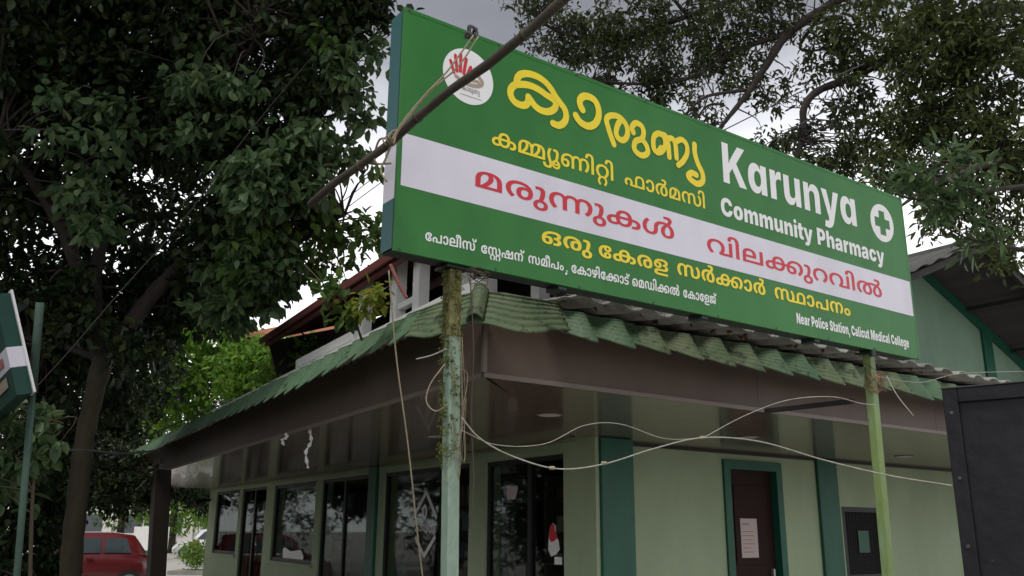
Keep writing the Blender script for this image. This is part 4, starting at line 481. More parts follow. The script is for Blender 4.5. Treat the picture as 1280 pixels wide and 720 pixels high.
# ================================================================== SIGN POSTS
def post(x, y, top, m, label, tilt):
    t = thing('sign_post', label, 'post', (x, y, 0), 'posts carrying the pharmacy sign')
    o = MB(); h = .029; b = Vector((x+tilt[0], y+tilt[1], -.05)); e = Vector((x, y, top))
    d = e-b; ax = Vector((h*2, 0, 0)); ay = Vector((0, h*2, 0)); o.obox(b-ax/2-ay/2, ax, ay, d); o.build('shaft', m, t, bevel=.006)
    MB().box(x-.06, x+.06, y-.05, y+.06, top, top+.012).build('cap_plate', 'sign_under', t)
    return t
pl = post(2.005, 3.262, 2.728, 'post_paint', 'pale green square sign post at the left with moss and creeper round its top', (.05, 0))
ms = MB(); ms.obox((2.005-.0305, 3.262-.0305, 2.42), (.061, 0, 0), (0, .061, 0), (0, 0, .305)); ms.build('moss_cover', 'moss_skin', pl)
prr = post(5.222, 3.262, 2.728, 'post_moss', 'green sign post at the right stained yellow green with tangled wires at its top', (-.05, 0))
MB().disc((5.17, 3.20, 2.70), (0, 0, 1), .02, .05, 10).build('bolt', 'sign_under', prr)

# ================================================================== PHARMACY BUILDING
bld = thing('pharmacy_building', 'single storey light green shop building with brown eaves and green corrugated roof edge', 'building', (8, 10, 0))
SOF = 2.45; WY = 6.60
P0 = Vector((5.5, 6.6, 0)); WW = Vector((1.05, 14.70, 0)).normalized(); WN = Vector((-WW.y, WW.x, 0))   # left wing wall line, outward normal
def ws(x, y):
    a = onP(x, y, P0, WN); return (a-P0).dot(WW), a.z
def wall_piece(mb, s0, s1, z0, z1, t=.2, out=0.0): mb.obox(P0+WW*s0+WN*out+Z*z0, WW*(s1-s0), WN*(-t-out), Z*(z1-z0))
# openings along the left wing: (s0, s1, z0, z1)
OPL = [(0.02, 1.74, 0.15, 2.325, 'glass'), (2.11, 4.54, 0.15, 2.34, 'wide'), (5.11, 7.03, 0.15, 2.35, 'glass'), (7.30, 9.55, 1.03, 2.355, 'win'), (10.05, 11.70, 0.15, 2.36, 'glass'), (11.95, 13.85, 1.06, 2.365, 'win')]
wm = MB(); s = -.30
for a, b, z0, z1, k in OPL:
    wall_piece(wm, s, a, 0, SOF+.02); wall_piece(wm, a, b, z1, SOF+.02)
    if z0 > .2: wall_piece(wm, a, b, 0, z0)
    else: wall_piece(wm, a, b, 0, z0)
    s = b
wall_piece(wm, s, 14.5, 0, SOF+.02); wm.build('wall', 'wall_green', bld)
# header band and sills on the left wing
for a, b in ((-.0, 4.70), (5.02, 14.5)):
    m_ = MB(); wall_piece(m_, a, b, 2.375, 2.425, 0, .018); m_.build('header_band', 'wall_green', bld)
# right wall
OPR = [(7.60, 8.50, .15, 2.33), (9.66, 10.55, 0.15, 1.90)]
wm = MB(); x = 5.5
for a, b, z0, z1 in OPR:
    wm.box(x, a, WY, WY+.2, 0, SOF+.02); wm.box(a, b, WY, WY+.2, z1, SOF+.02); wm.box(a, b, WY, WY+.2, 0, z0); x = b
wm.box(x, 14, WY, WY+.2, 0, SOF+.02); wm.build('wall', 'wall_green', bld)
MB().box(5.52, 5.93, 6.26, 6.598, 0, SOF-.003).build('pilaster', 'trim_green', bld, bevel=.012)
MB().box(9.20, 9.58, 6.555, 6.598, 0, SOF-.003).build('pilaster', 'trim_green', bld, bevel=.008)
MB().box(12.6, 12.98, 6.555, 6.598, 0, SOF-.003).build('pilaster', 'trim_green', bld, bevel=.008)
p_ = MB(); wall_piece(p_, 4.72, 5.00, 0, SOF-.003, 0, .05); p_.build('pilaster', 'trim_green', bld, bevel=.008)
# ceiling moulding line at the wall
MB().box(5.95, 14, 6.57, 6.597, SOF-.028, SOF-.003).build('cornice', 'dark_trim', bld)
# glazed openings
def pane_label(i): return None
for i, (a, b, z0, z1, kind) in enumerate(OPL):
    f = MB(); t = .06 if kind == 'win' else .05
    def bar(s0, s1, q0, q1, o=-.03, th=.05): f.obox(P0+WW*s0+WN*o+Z*q0, WW*(s1-s0), WN*(-th), Z*(q1-q0))
    bar(a, b, z1-t, z1, -.028); bar(a, a+t, z0, z1-t); bar(b-t, b, z0, z1-t); bar(a+t, b-t, z0, z0+t, -.028)
    n = 2 if kind == 'glass' else 1
    for k in range(1, n): bar(a+(b-a)*k/n-.03, a+(b-a)*k/n+.03, z0+t, z1-t, -.026)
    fo = f.build('window' if kind == 'win' else 'shop_front', 'dark_trim', bld)
    for k in range(n):
        s0 = a+(b-a)*k/n+(.03 if k else t); s1 = a+(b-a)*(k+1)/n-(.03 if k < n-1 else t)
        q = MB(); q.obox(P0+WW*s0-WN*.052+Z*(z0+t), WW*(s1-s0), WN*(-.006), Z*(z1-t-z0-t)); q.build('pane', 'pane_glass', fo)
    if kind == 'win':
        rr = MB()
        for k in range(1, 4): rr.obox(P0+WW*(a+(b-a)*k/4-.006)-WN*.075+Z*(z0+t), WW*.012, WN*(-.012), Z*(z1-z0-2*t))
        rr.build('window_bar', 'dark_trim', fo)
        q = MB(); q.obox(P0+WW*(a-.05)+WN*.001+Z*(z0-.05), WW*(b-a+.1), WN*.04, Z*.045); q.build('sill', 'wall_green', fo)
# room behind the glass
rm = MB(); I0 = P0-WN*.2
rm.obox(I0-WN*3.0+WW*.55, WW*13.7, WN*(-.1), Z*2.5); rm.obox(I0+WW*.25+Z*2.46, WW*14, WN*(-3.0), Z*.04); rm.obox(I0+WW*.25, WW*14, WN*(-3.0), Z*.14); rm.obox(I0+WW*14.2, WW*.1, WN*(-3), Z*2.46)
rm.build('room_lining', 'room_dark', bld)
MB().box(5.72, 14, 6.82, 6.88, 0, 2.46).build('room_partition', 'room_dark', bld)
# door
dr = MB().box(7.66, 8.44, 6.66, 6.70, .15, 2.26).build('door', 'door_maroon', bld)
for z in ((.35, 1.1), (1.25, 2.1)): MB().box(7.78, 8.32, 6.648, 6.659, *z).build('panel', 'door_maroon', dr, bevel=.01)
MB().box(8.34, 8.37, 6.62, 6.66, 1.05, 1.2).build('handle', 'alloy', dr)
df = MB(); df.box(7.56, 7.66, 6.57, 6.72, .15, 2.36); df.box(8.44, 8.54, 6.57, 6.72, .15, 2.36); df.box(7.66, 8.44, 6.57, 6.72, 2.26, 2.36)
df.build('door_frame', 'trim_green', bld)
wf = MB(); wf.box(9.66, 9.72, 6.60, 6.68, .15, 1.9); wf.box(10.49, 10.55, 6.60, 6.68, .15, 1.9); wf.box(9.72, 10.49, 6.60, 6.68, 1.84, 1.9); wf.box(9.72, 10.49, 6.6, 6.68, 1.05, 1.11)
hd = wf.build('hatch', 'dark_trim', bld)
MB().box(9.72, 10.49, 6.665, 6.672, 1.11, 1.84).build('dark_backing', 'dark_void', hd); MB().box(9.72, 10.49, 6.665, 6.672, .15, 1.05).build('lower_panel', 'dark_void', hd)  # solid near-black plate stands for the dark behind the mesh bars
gm = MB()
for k in range(16):
    x0 = 9.74+k*.048; gm.box(x0, x0+.006, 6.655, 6.662, 1.11, 1.84)
for k in range(15):
    gm.box(9.72, 10.49, 6.6475, 6.6545, 1.13+k*.048, 1.136+k*.048)
gm.build('mesh_grille', 'rubber', hd)
MB().box(10.02, 10.24, 6.640, 6.646, 1.36, 1.62).build('vent_plate', 'trim_green', hd)

# soffit boards
zz = SOF
def lx(y): return CORN.x+W.x/W.y*(y-CORN.y)          # fascia line of the left wing at depth y
sd_ = []
x = 2.79
hip = lambda x: CORN.y+(x-CORN.x)*0.905               # mitre line from eave corner to wall corner
while x < 13.9:
    x1 = min(x+.60, 14); pts = []
    y0 = 4.18
    ya, yb = min(hip(x), 6.62), min(hip(x1-.004), 6.62)
    P = [(x, y0), (x1-.004, y0), (x1-.004, max(yb, y0+.001)), (x, max(ya, y0+.001))]
    MB().prism([(a, b, SOF) for a, b in P], (0, 0, .012)).build('soffit_board', 'soffit', bld); x = x1
d = 0.0
while d < 16.4:
    d1 = min(d+.60, 16.6)
    def pt(dd, inner):
        o = CORN+W*dd
        if not inner: return (o.x+.012, o.y, SOF)
        # inner end: wall line or mitre
        xw = P0.x+WW.x/WW.y*(o.y-P0.y)+.05
        xh = CORN.x+(o.y-CORN.y)/0.905
        return (min(xw, xh) if o.y < 6.62 else xw, o.y+ .0, SOF)
    P = [pt(d, 0), pt(d1-.004, 0), pt(d1-.004, 1), pt(d, 1)]
    if P[3][0]-P[0][0] < .02: P[3] = (P[0][0]+.004, P[3][1], SOF)
    MB().prism(P, (0, 0, .012)).build('soffit_board', 'soffit', bld); d = d1
MB().prism([(2.79, 4.18, SOF+.03), (14, 4.18, SOF+.03), (14, 7, SOF+.03), (6, 7, SOF+.03), (7.5, 22, SOF+.03), (4.45, 20.7, SOF+.03)], (0, 0, .02)).build('soffit_backing', 'dark_void', bld)
# fascia boards
x = 2.79
while x < 13.9:
    x1 = min(x+2.4, 14); MB().box(x, x1-.003, 4.155, 4.178, SOF+.002, 2.86).build('fascia_board', 'fascia', bld); x = x1
d = .012
while d < 16.4:
    d1 = min(d+2.4, 16.6); MB().obox(CORN+W*d+WO*.012+Z*(SOF+.002), W*(d1-d-.003), WO*(-.023), Z*.41).build('fascia_board', 'fascia', bld); d = d1
MB().box(2.775, 14, 4.138, 4.1545, SOF-.012, SOF+.016).build('fascia_trim', 'fascia_trim', bld)
MB().obox(CORN+WO*.0125+Z*(SOF-.012), W*16.6, WO*.016, Z*.028).build('fascia_trim', 'fascia_trim', bld)
MB().box(2.760, 2.786, 4.130, 4.1545, SOF+.017, 2.80).build('corner_trim', 'fascia_trim', bld)

# lower roof of corrugated cement sheets (hipped) ------------------------------------------------
EY = 3.95
rng = random.Random(3)
def dl(p): return -(Vector((p[0], p[1], 0))-CORN).dot(WO)+.22          # distance in from the left eave
def rz(xx, yy): return 2.895+.15*max(0, min(yy-EY, dl((xx, yy))))
def sheetR(x0, x1, dz):
    rows = []; n = 28
    for r_ in range(8):
        row = []
        for k in range(n+1):
            xx = x0+(x1-x0)*k/n; yh = EY+max(.0, (xx-2.54)*0.93) ; yend = min(7.15, yh)
            ys_ = EY-.07+(yend-EY+.07)*r_/7
            row.append((xx, ys_, rz(xx, ys_)+.030*max(-.55, min(.55, sin(2*pi*xx/.27)))+dz+.042))
        rows.append(row)
    return MB().grid(rows)
x = 3.16; i = 0
while x < 13:
    sheetR(x, x+1.06, .008*(i % 2)+rng.uniform(0, .006)).build('roof_sheet', 'cement_sheet', bld, smooth=True, solid=.009); x += 1.0; i += 1
d = 0.3; i = 0
while d < 16.2:
    rows = []; n = 28
    for r_ in range(5):
        row = []
        for k in range(n+1):
            dd = d+(1.06)*k/n; ins = .25*r_/4
            p = CORN+W*dd+WO*(.20-ins); row.append((p.x, p.y, rz(p.x, p.y)+.012*sin(2*pi*dd/.146)-.04+.004*(i % 2)))
        rows.append(row)
    MB().grid(rows).build('roof_sheet', 'cement_sheet', bld, smooth=True, solid=.008); d += 1.0; i += 1
# valance: curved corrugated green sheets hanging over the eave -----------------------------------
def valance(org, ax, outw, u0, u1, period, phase, seed, amp=.03, top=2.865, drop0=.165, zf=.5, sp_=.60):
    r = random.Random(seed); rows = []; nz = 30; nu = max(8, int((u1-u0)/period*18)); drop = drop0+r.uniform(-.02, .012); skew = r.uniform(.0, .03); lift = r.uniform(-.008, .01)
    for j in range(nz+1):
        t = j/nz; row = []
        for k in range(nu+1):
            u = u0+(u1-u0)*k/nu; ph = ((u-phase)/period) % 1.0
            saw = (ph/sp_ if ph < sp_ else (1-ph)/(1-sp_)); sw = .5-.5*cos(pi*saw); wv = (sw*2-1)*amp*(.5+.5*t)
            o_ = .03+.10*t**1.5+wv+.0025*sin(2*pi*t*6.5)
            z = top+lift-drop*(t*.6+.4*t*t)-(wv+amp*.3)*zf*(.3+.7*t)-skew*.4*t*(ph-.5)+.0012*sin(2*pi*t*6.5+1)
            p = org+ax*u+outw*o_; row.append((p.x, p.y, z))
        rows.append(row)
    return MB().grid(rows)
oR = Vector((2.50, EY+.02, 0)); x = 0.63; i = 0
while x < 11:
    wdt = .62; valance(oR, X, -Y, x, x+wdt+.03, .30, x, 50+i, .060, 2.855, .172, .5).build('valance_sheet', 'valance_old' if i % 3 else 'valance', bld, smooth=True, solid=.006); x += wdt-.02; i += 1
oL = CORN+WO*.20; d = .36; i = 0
while d < 13.3:
    wdt = .66; valance(oL, W, WO, d, d+wdt+.03, .33, d, 90+i, .044, 2.90, .18, 1.0, .5).build('valance_sheet', 'valance', bld, smooth=True, solid=.006); d += wdt-.02; i += 1
# rounded corner piece with its ridge cap
e0 = CORN+WO*.20+W*.40; e1 = Vector((3.16, EY+.02, 0)); mid = Vector((2.56, EY-.01, 0)); rows = []
def cpt(a): return e0*(1-a)**2+mid*2*a*(1-a)+e1*a*a
def cnr(a): t_ = (cpt(min(1, a+.01))-cpt(max(0, a-.01))).normalized(); return Vector((t_.y, -t_.x, 0))
for j in range(31):
    t = j/30; row = []
    for k in range(57):
        a = k/56; lobe = sin(pi*((2*a) % 1.0))**2 if a < .999 else 0
        rad = .025+.105*t**1.5+.0048*sin(2*pi*t*6.5)+.022*lobe*t
        z = 2.895-.185*(t*.55+.45*t*t)-.055*lobe*t+.035*(1-abs(2*a-1))**2*(1-t)
        q = cpt(a)+cnr(a)*rad; row.append((q.x, q.y, z))
    rows.append(row)
MB().grid(rows).build('valance_corner', 'valance_old', bld, smooth=True, solid=.006)
dv = cnr(.5); sdv = Vector((dv.y, -dv.x, 0)); cp = cpt(.5); rows = []
for j in range(25):
    t = j/24; row = []
    for k in range(13):
        a = -1+2*k/12; q = cp+dv*(.028+.105*t**1.5+.028*(1-a*a)+.003*sin(2*pi*t*6.5))+sdv*(.050*a)
        row.append((q.x, q.y, 2.965-.205*(t*.6+.4*t*t)-.035*a*a))
    rows.append(row)
MB().grid(rows).build('ridge_cap', 'valance_old', bld, smooth=True, solid=.006)
# ridge cap running up the hip
rows = []
for j in range(6):
    t = .55+j/5*1.9; c = Vector((2.60, 3.95, 0))+Vector((1, .93, 0)).normalized()*t; sdv2 = Vector((.93, -1, 0)).normalized()
    rows.append([tuple(c+sdv2*(.13*a)+Z*(rz(c.x, c.y)+.065-.05*a*a)) for a in (-1, -.6, -.2, .2, .6, 1)])
MB().grid(rows).build('hip_cap', 'cement_sheet', bld, smooth=True, solid=.008)

# raised middle roof on white posts ----------------------------------------------------------------
BL = CORN-WO*.28
cs0 = (Vector((3.30, 4.62, 0)))
def lp(d_, o_=0): return BL+W*d_-WO*0+WO*o_
def dof(px, py): q = onP(px, py, CORN-WO*.10, WO); return (q-CORN).dot(W)
BE = CORN-WO*.02
MB().obox(BE+W*.10+Z*2.84, W*7.4, WO*(-.12), Z*.235).build('sill_beam', 'white_paint', bld, bevel=.006)
MB().box(3.30, 4.95, 4.50, 4.62, 2.93, 3.06).build('sill_beam', 'white_paint', bld, bevel=.006)
dk = dof(452, 415); MB().obox(BE+W*dk+Z*3.077, W*(dof(380, 450)-dk), WO*(-.14), Z*.085).build('ledge', 'white_paint', bld, bevel=.006)
for px_ in (582, 528, 500, 459):
    d_ = dof(px_, 390)-.05; MB().obox(BE+W*d_+WO*(-.025)+Z*3.075, W*.11, WO*(-.08), Z*.50).build('roof_post', 'white_paint', bld)
d_ = dof(528, 390)+.055; MB().obox(BE+W*d_+WO*(-.04)+Z*3.16, W*(dof(500, 390)-.06-d_), WO*(-.05), Z*.045).build('rail', 'white_paint', bld)
for x_ in (3.45, 3.98, 4.6): MB().box(x_, x_+.09, 4.51, 4.60, 3.06, 3.7).build('roof_post', 'white_paint', bld)
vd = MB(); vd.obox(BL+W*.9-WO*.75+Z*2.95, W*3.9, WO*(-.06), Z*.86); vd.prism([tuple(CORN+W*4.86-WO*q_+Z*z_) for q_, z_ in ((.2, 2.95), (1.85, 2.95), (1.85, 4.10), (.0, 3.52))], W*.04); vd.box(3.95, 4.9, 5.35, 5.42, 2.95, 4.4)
vd.build('shade_backing', 'dark_void', bld)  # near-black sheets put the shade under the raised roof into colour
for k in range(9):
    rows = []; a0 = -.16+k*1.0*.98
    for r_ in range(5):
        row = []
        for q in range(13):
            dd = a0+1.02*q/12; ins = 1.9*r_/4; pp = CORN+W*dd+WO*(.0-ins+.10); row.append((pp.x, pp.y, 3.50+.34*ins+.014*sin(2*pi*dd/.17)))
        rows.append(row)
    if a0 < 4.6: MB().grid(rows).build('maroon_sheet', 'maroon_roof', bld, solid=.02)
tm = MB()
for k in range(3): tm.obox(CORN+W*-.14+WO*(.08-.75*k)+Z*(3.47+.34*(.02+.75*k)-.04), W*4.85, WO*(-.05), Z*.045)
tm.build('batten', 'maroon_roof', bld)
MB().obox(CORN+W*-.17+WO*.125+Z*3.455, W*4.92, WO*(-.02), Z*.06).build('eave_board', 'maroon_roof', bld)

# gable wall ---------------------------------------------------------------------------------------
GY = 7.2; AX, AZ = 13.07, 5.80; SLP = .40
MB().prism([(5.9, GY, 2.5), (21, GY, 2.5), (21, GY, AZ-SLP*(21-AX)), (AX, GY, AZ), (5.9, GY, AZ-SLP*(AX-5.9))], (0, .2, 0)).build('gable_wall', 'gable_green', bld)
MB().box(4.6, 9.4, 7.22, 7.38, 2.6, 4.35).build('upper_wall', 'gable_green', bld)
for x_ in (14.88, 9.2): MB().box(x_, x_+.30, GY-.04, GY-.002, 2.6, AZ-SLP*abs(x_+.15-AX)-.06).build('pilaster', 'trim_green', bld)
for sgn, x2 in ((1, 21.0), (-1, 5.5)):
    n = int(abs(x2-AX)/.9)+1
    for k in range(n):
        xa = AX+sgn*.9*k; xb = AX+sgn*(.9*(k+1)+.03)
        rows = []
        for r_ in range(2):
            yy = 6.02 if r_ == 0 else 12
            rows.append([(xa+(xb-xa)*q/12, yy, AZ+.05-SLP*abs(xa+(xb-xa)*q/12-AX)+.02*sin(2*pi*q/6)) for q in range(13)])
        MB().grid(rows).build('gable_roof_sheet', 'roof_grey' if sgn < 0 else 'roof_shaded', bld, smooth=True, solid=.012)  # right slope uses a darker copy, its underside shade put into the colour
    vg = MB(); vg.obox((AX, GY-.05, AZ-.015), (x2-AX, 0, -SLP*abs(x2-AX)), (0, .04, 0), (0, 0, -.16)); vg.build('verge_board', 'trim_green', bld)
    br = MB(); br.obox((AX+sgn*.03, 6.04, AZ-.005), (x2-AX, 0, -SLP*abs(x2-AX)), (0, .05, 0), (0, 0, -.10)); br.build('verge_board', 'roof_shaded', bld)
    for k in range(1, 6):
        xx = AX+sgn*k*1.35
        if 5.6 < xx < 20.5: MB().box(xx, xx+.06, 6.06, GY-.06, AZ-SLP*abs(xx+.03-AX)-.085, AZ-SLP*abs(xx+.03-AX)-.02).build('purlin', 'roof_shaded', bld)
MB().box(AX-.05, AX+.05, 6.0, 12, AZ+.05, AZ+.11).build('ridge_tile', 'roof_grey', bld)

# far corner column
cpos = onZ(202, 587, SOF-.01)
cl = thing('veranda_column', 'dark brown square column under the far end of the eave', 'column', (cpos.x, cpos.y, 0))
MB().obox((cpos.x+.02, cpos.y-.12, 0), (.23, 0, 0), (0, .23, 0), (-.13, .0, SOF-.014)).build('shaft', 'column_brown', cl, bevel=.01)
MB().box(cpos.x-.02, cpos.x+.28, cpos.y-.15, cpos.y+.15, 0, .12).build('base_block', 'column_brown', cl, bevel=.01)

# ceiling lights
for i, ((x_, y_), lab) in enumerate([((687, 518), 'round flush ceiling light in the brown soffit nearest the eave corner'), ((545, 545), 'round ceiling light in the soffit over the left shop windows'), ((935, 546), 'round ceiling light in the soffit above the maroon door'), ((1130, 570), 'round ceiling light in the soffit right of the right sign post')]):
    p = onZ(x_, y_, SOF); t = thing('ceiling_light', lab, 'lamp', (p.x, p.y, SOF-.02), 'round lights set in the soffit')
    MB().disc((p.x, p.y, SOF-.002), (0, 0, -1), .105, .004, 28).build('rim', 'fascia_trim', t, smooth=False)
    MB().disc((p.x, p.y, SOF-.006), (0, 0, -1), .085, .003, 28).build('lens', 'light_lens', t)
# dark batten from post to fascia
o = MB().obox((5.03, 3.98, 2.40), (.04, -.66, 0), (.035, 0, 0), (0, 0, .03)).build('support_arm', 'dark_void'); tag(o, 'thin dark bar reaching from the right sign post to the brown fascia', 'bar')

# shelves and cartons seen through the glass
def shelf_unit(s0, s1, seed, lab):
    r = random.Random(seed); b = P0-WN*.75+WW*s0
    t = thing('medicine_shelf', lab, 'shelf', b, 'stocked shelves behind the shop glass'); L_ = s1-s0
    fr_ = MB(); fr_.obox(b, WW*.03, WN*(-.3), Z*2.2); fr_.obox(b+WW*L_, WW*.03, WN*(-.3), Z*2.2); fr_.obox(b-WN*.3+WW*.03, WW*(L_-.03), WN*(-.01), Z*2.2); fr_.build('side_frame', 'shelf', t)
    for k in range(6): MB().obox(b+WW*.03+Z*(.2+.34*k), WW*(L_-.03), WN*(-.29), Z*.02).build('shelf_board', 'shelf', t)
    grp = [MB() for _ in range(5)]
    for k in range(6):
        u = .05
        while u < L_-.12:
            w_ = r.uniform(.04, .16); h_ = r.uniform(.07, .27)
            if r.random() < .85: grp[r.randrange(5)].obox(b+WW*u+WN*(-.02-r.uniform(0, .05))+Z*(.221+.34*k), WW*w_, WN*(-.16), Z*h_)
            u += w_+r.uniform(.005, .05)
    for k, g_ in enumerate(grp):
        if g_.v: g_.build('carton_row', 'carton%d' % k, t, kind='stuff')
for i, (a, b, l) in enumerate([(.15, 1.65, 'shelf of medicine cartons behind the glass nearest the green corner pilaster'), (2.3, 4.3, 'shelf of medicine cartons behind the glass with the house shaped sticker'), (5.3, 6.9, 'shelf of cartons behind the glass just left of the green pilaster'), (7.5, 9.4, 'shelf of cartons behind the window with the torn white paper'), (10.2, 11.5, 'shelf behind the narrow far shop front'), (12.1, 13.7, 'shelf behind the farthest window on the left')]): shelf_unit(a, b, i, l)

# stickers and notices -------------------------------------------------------------------------------
def onwall(x, y, off=.0): return onP(x, y, P0-WN*.047, WN)
def flat(pts, m, th=.002, name='sticker_print', parent=None):
    return MB().prism([p+WN*0 for p in pts], WN*th).build(name, m, parent)
t = thing('house_sticker', 'white sticker with a roof shape and a V round a badge on the shop glass', 'sticker', onwall(534, 660))
def seg(a, b, wd):
    A, B = onwall(*a), onwall(*b); dd = (B-A).normalized(); nn = WN.cross(dd).normalized()*wd/2
    return MB().prism([A-nn, B-nn, B+nn, A+nn], WN*.002)
for k, (a, b) in enumerate([((516, 649), (533, 615)), ((533, 615), (546, 648)), ((519, 671), (530, 695)), ((530, 695), (544, 671))]):
    seg(a, b, .055).build('stroke', 'print_white', t)
pc = onwall(531, 640); MB().disc(pc, WN, .07, .002, 20, .095, (0, 0, 1)).build('badge', 'print_white', t); MB().disc(pc+WN*.0022, WN, .03, .001, 16, .05, (0, 0, 1)).build('badge_centre', 'print_grey', t)
wl0 = onwall(518.5, 664); wr = onwall(544, 662); mbw = word_mesh('lg', 0, 0, 1/word_width('lg'), 1/600, 0); o_ = MB(); du = wr-wl0; du.z = 0
o_.v = [wl0+du*v.x+Z*(.075*v.z)+WN*.002 for v in mbw.v]; o_.f = mbw.f; o_.build('lettering', 'print_white', t)
# red and white sticker near the corner
pc = onwall(691, 676); t = thing('red_white_sticker', 'small red and white sticker low on the shop glass near the corner pilaster', 'sticker', pc)
bodyp = [(0, .17), (.05, .14), (.06, .05), (.10, .0), (.12, -.08), (.05, -.13), (-.03, -.15), (-.08, -.08), (-.07, .02), (-.05, .12)]
UX = -WW
MB().prism([pc+UX*a+Z*b for a, b in bodyp], WN*.002).build('white_shape', 'print_white', t)
MB().prism([pc+WN*.0025+UX*(a*.72-.005)+Z*(b*.55+.07) for a, b in bodyp], WN*.001).build('red_shape', 'print_red', t)
MB().prism([pc+UX*a+Z*b for a, b in [(.03, -.15), (.16, -.15), (.16, -.22), (.03, -.22)]], WN*.002).build('label_strip', 'print_white', t)
pc = onwall(640, 617); MB().prism([pc+UX*a+Z*b for a, b in [(-.10, .08), (.11, .08), (.12, .05), (.07, -.06), (-.10, -.06)]], WN*.002).build('paper_label', 'paper')
tag(bpy.context.scene.objects['paper_label'], 'pale paper label stuck high on the right hand shop glass', 'label')
pn = [(-.45, .0), (-.40, .05), (-.1, -.02), (.35, .02), (.48, -.08), (.45, -.22), (.1, -.2), (-.42, -.24)]
pc = onP(366, 688, P0-WN*.047, WN); o = MB().prism([pc+UX*a*1.2+Z*b for a, b in pn], WN*.002).build('torn_paper', 'print_white'); tag(o, 'torn white paper stuck low inside the second window from the far end', 'paper')
t = thing('door_notice', 'pink paper notice with lines of print taped on the maroon door', 'notice', (8.02, 6.64, 1.3))
q0 = onY(925, 648, 6.645); q1 = onY(948, 697, 6.645)
MB().box(q0.x, q1.x+.01, 6.6445, 6.647, q1.z, q0.z).build('sheet', 'paper', t)
for k, wd in enumerate([.5, .0, .8, .85, .7, .85, .6, .8]):
    if wd: z_ = q0.z-.05-.043*k; MB().box(q0.x+.03, q0.x+.03+(q1.x-q0.x-.05)*wd, 6.6435, 6.6443, z_-(.018 if k == 0 else .007), z_).build('print_line', 'print_grey' if k == 0 else 'rope_pink', t)

# ================================================================== GATE at the right
G0 = onZ(1177, 487, 2.30); G1 = onZ(1280, 478, 2.30); gd = (G1-G0).normalized(); gn = Vector((-gd.y, gd.x, 0))
if gn.dot(EYE-G0) < 0: gn = -gn
gt = thing('metal_gate', 'tall black painted sheet metal gate leaf with a raised frame at the right edge', 'gate', (G0.x, G0.y, 0))
GL = 1.9; GH = 2.30
MB().obox(G0-Z*(GH-.06)-gn*.03+gd*.07, gd*(GL-.14), gn*.010, Z*(GH-.13)).build('sheet', 'gate_metal', gt)
for u_ in (0, GL-.07): MB().obox(G0-Z*(GH-.03)-gn*.04+gd*u_, gd*.07, gn*.045, Z*(GH-.03)).build('frame_post', 'gate_metal', gt, bevel=.004)
for z_ in (-.07, -1.25, -2.2): MB().obox(G0+Z*z_-gn*.04+gd*.0705, gd*(GL-.141), gn*.043, Z*.07).build('frame_rail', 'gate_metal', gt, bevel=.004)
for k in range(7): MB().disc(G0+gd*.035+gn*.005-Z*(.12+.32*k), gn, .009, .005, 10).build('rivet', 'gate_edge', gt)
MB().obox(G0-gn*.042-gd*.006+Z*.002, gd*(GL+.01), gn*.05, Z*.006).build('top_strip', 'gate_edge', gt)

# ================================================================== SMALL SIGN and pole at the left
A = atD(21, 494, 3.85); ta = atD(41, 491, 3.92)-A; up_ = atD(12.5, 366, 3.95)-atD(41, 491, 3.92); lg_ = atD(-70, 580, 5.0)-A
ta = ta-up_*(ta.dot(up_)/up_.dot(up_))*0.0
t = thing('small_box_sign', 'small tilted green and white box sign cut off by the left edge of the photo', 'sign', A)
hd3 = ((0.0, .27, 'old_green', 'lower green band'), (.27, .47, 'sign_white', 'white middle band'), (.47, 1.0, 'old_green', 'upper green band'))
for a, b, m_, lb in hd3: MB().obox(A+up_*a, ta, up_*(b-a-.002), lg_).build('side_band', m_, t, label=lb)
ln_ = -(ta.normalized()*.004)
MB().obox(A+ln_+up_*.62+lg_*.05, lg_*.5, up_*.2, ln_*.5).build('print_patch', 'print_sand', t); MB().obox(A+ln_+up_*.12+lg_*.05, lg_*.5, up_*.10, ln_*.5).build('print_patch', 'print_sand', t); MB().obox(A+ln_+up_*.33+lg_*.05, lg_*.5, up_*.08, ln_*.5).build('print_patch', 'rope_pink', t)
MB().obox(A+ta+up_*.0-lg_*.01, ta.normalized()*.012, up_*1.02, lg_*.04).build('edge_strip', 'print_white', t)
MB().obox(atD(30, 440, 4.3), atD(15, 380, 4.35)-atD(30, 440, 4.3), atD(20, 442, 4.6)-atD(30, 440, 4.3), Vector((0, .01, 0))).build('back_plate', 'roof_grey', t)
pp = atD(50, 378, 4.0)
t = thing('green_pole', 'thin green metal pole standing by the small box sign', 'pole', (pp.x, pp.y, 0))
pb = atD(21, 720, 3.95); pd = (pb-pp)/(pb.z-pp.z); PZ = lambda z_: tuple(pp+pd*(z_-pp.z))
MB().tube([PZ(-.05), PZ(2.2)], .015, 12).build('lower_tube', 'pole_paint', t, smooth=True)
MB().tube([PZ(2.2), PZ(pp.z)], .018, 12).build('upper_tube', 'pole_paint', t, smooth=True)
MB().tube([PZ(2.18), PZ(2.225)], .022, 12).build('collar', 'dark_trim', t)

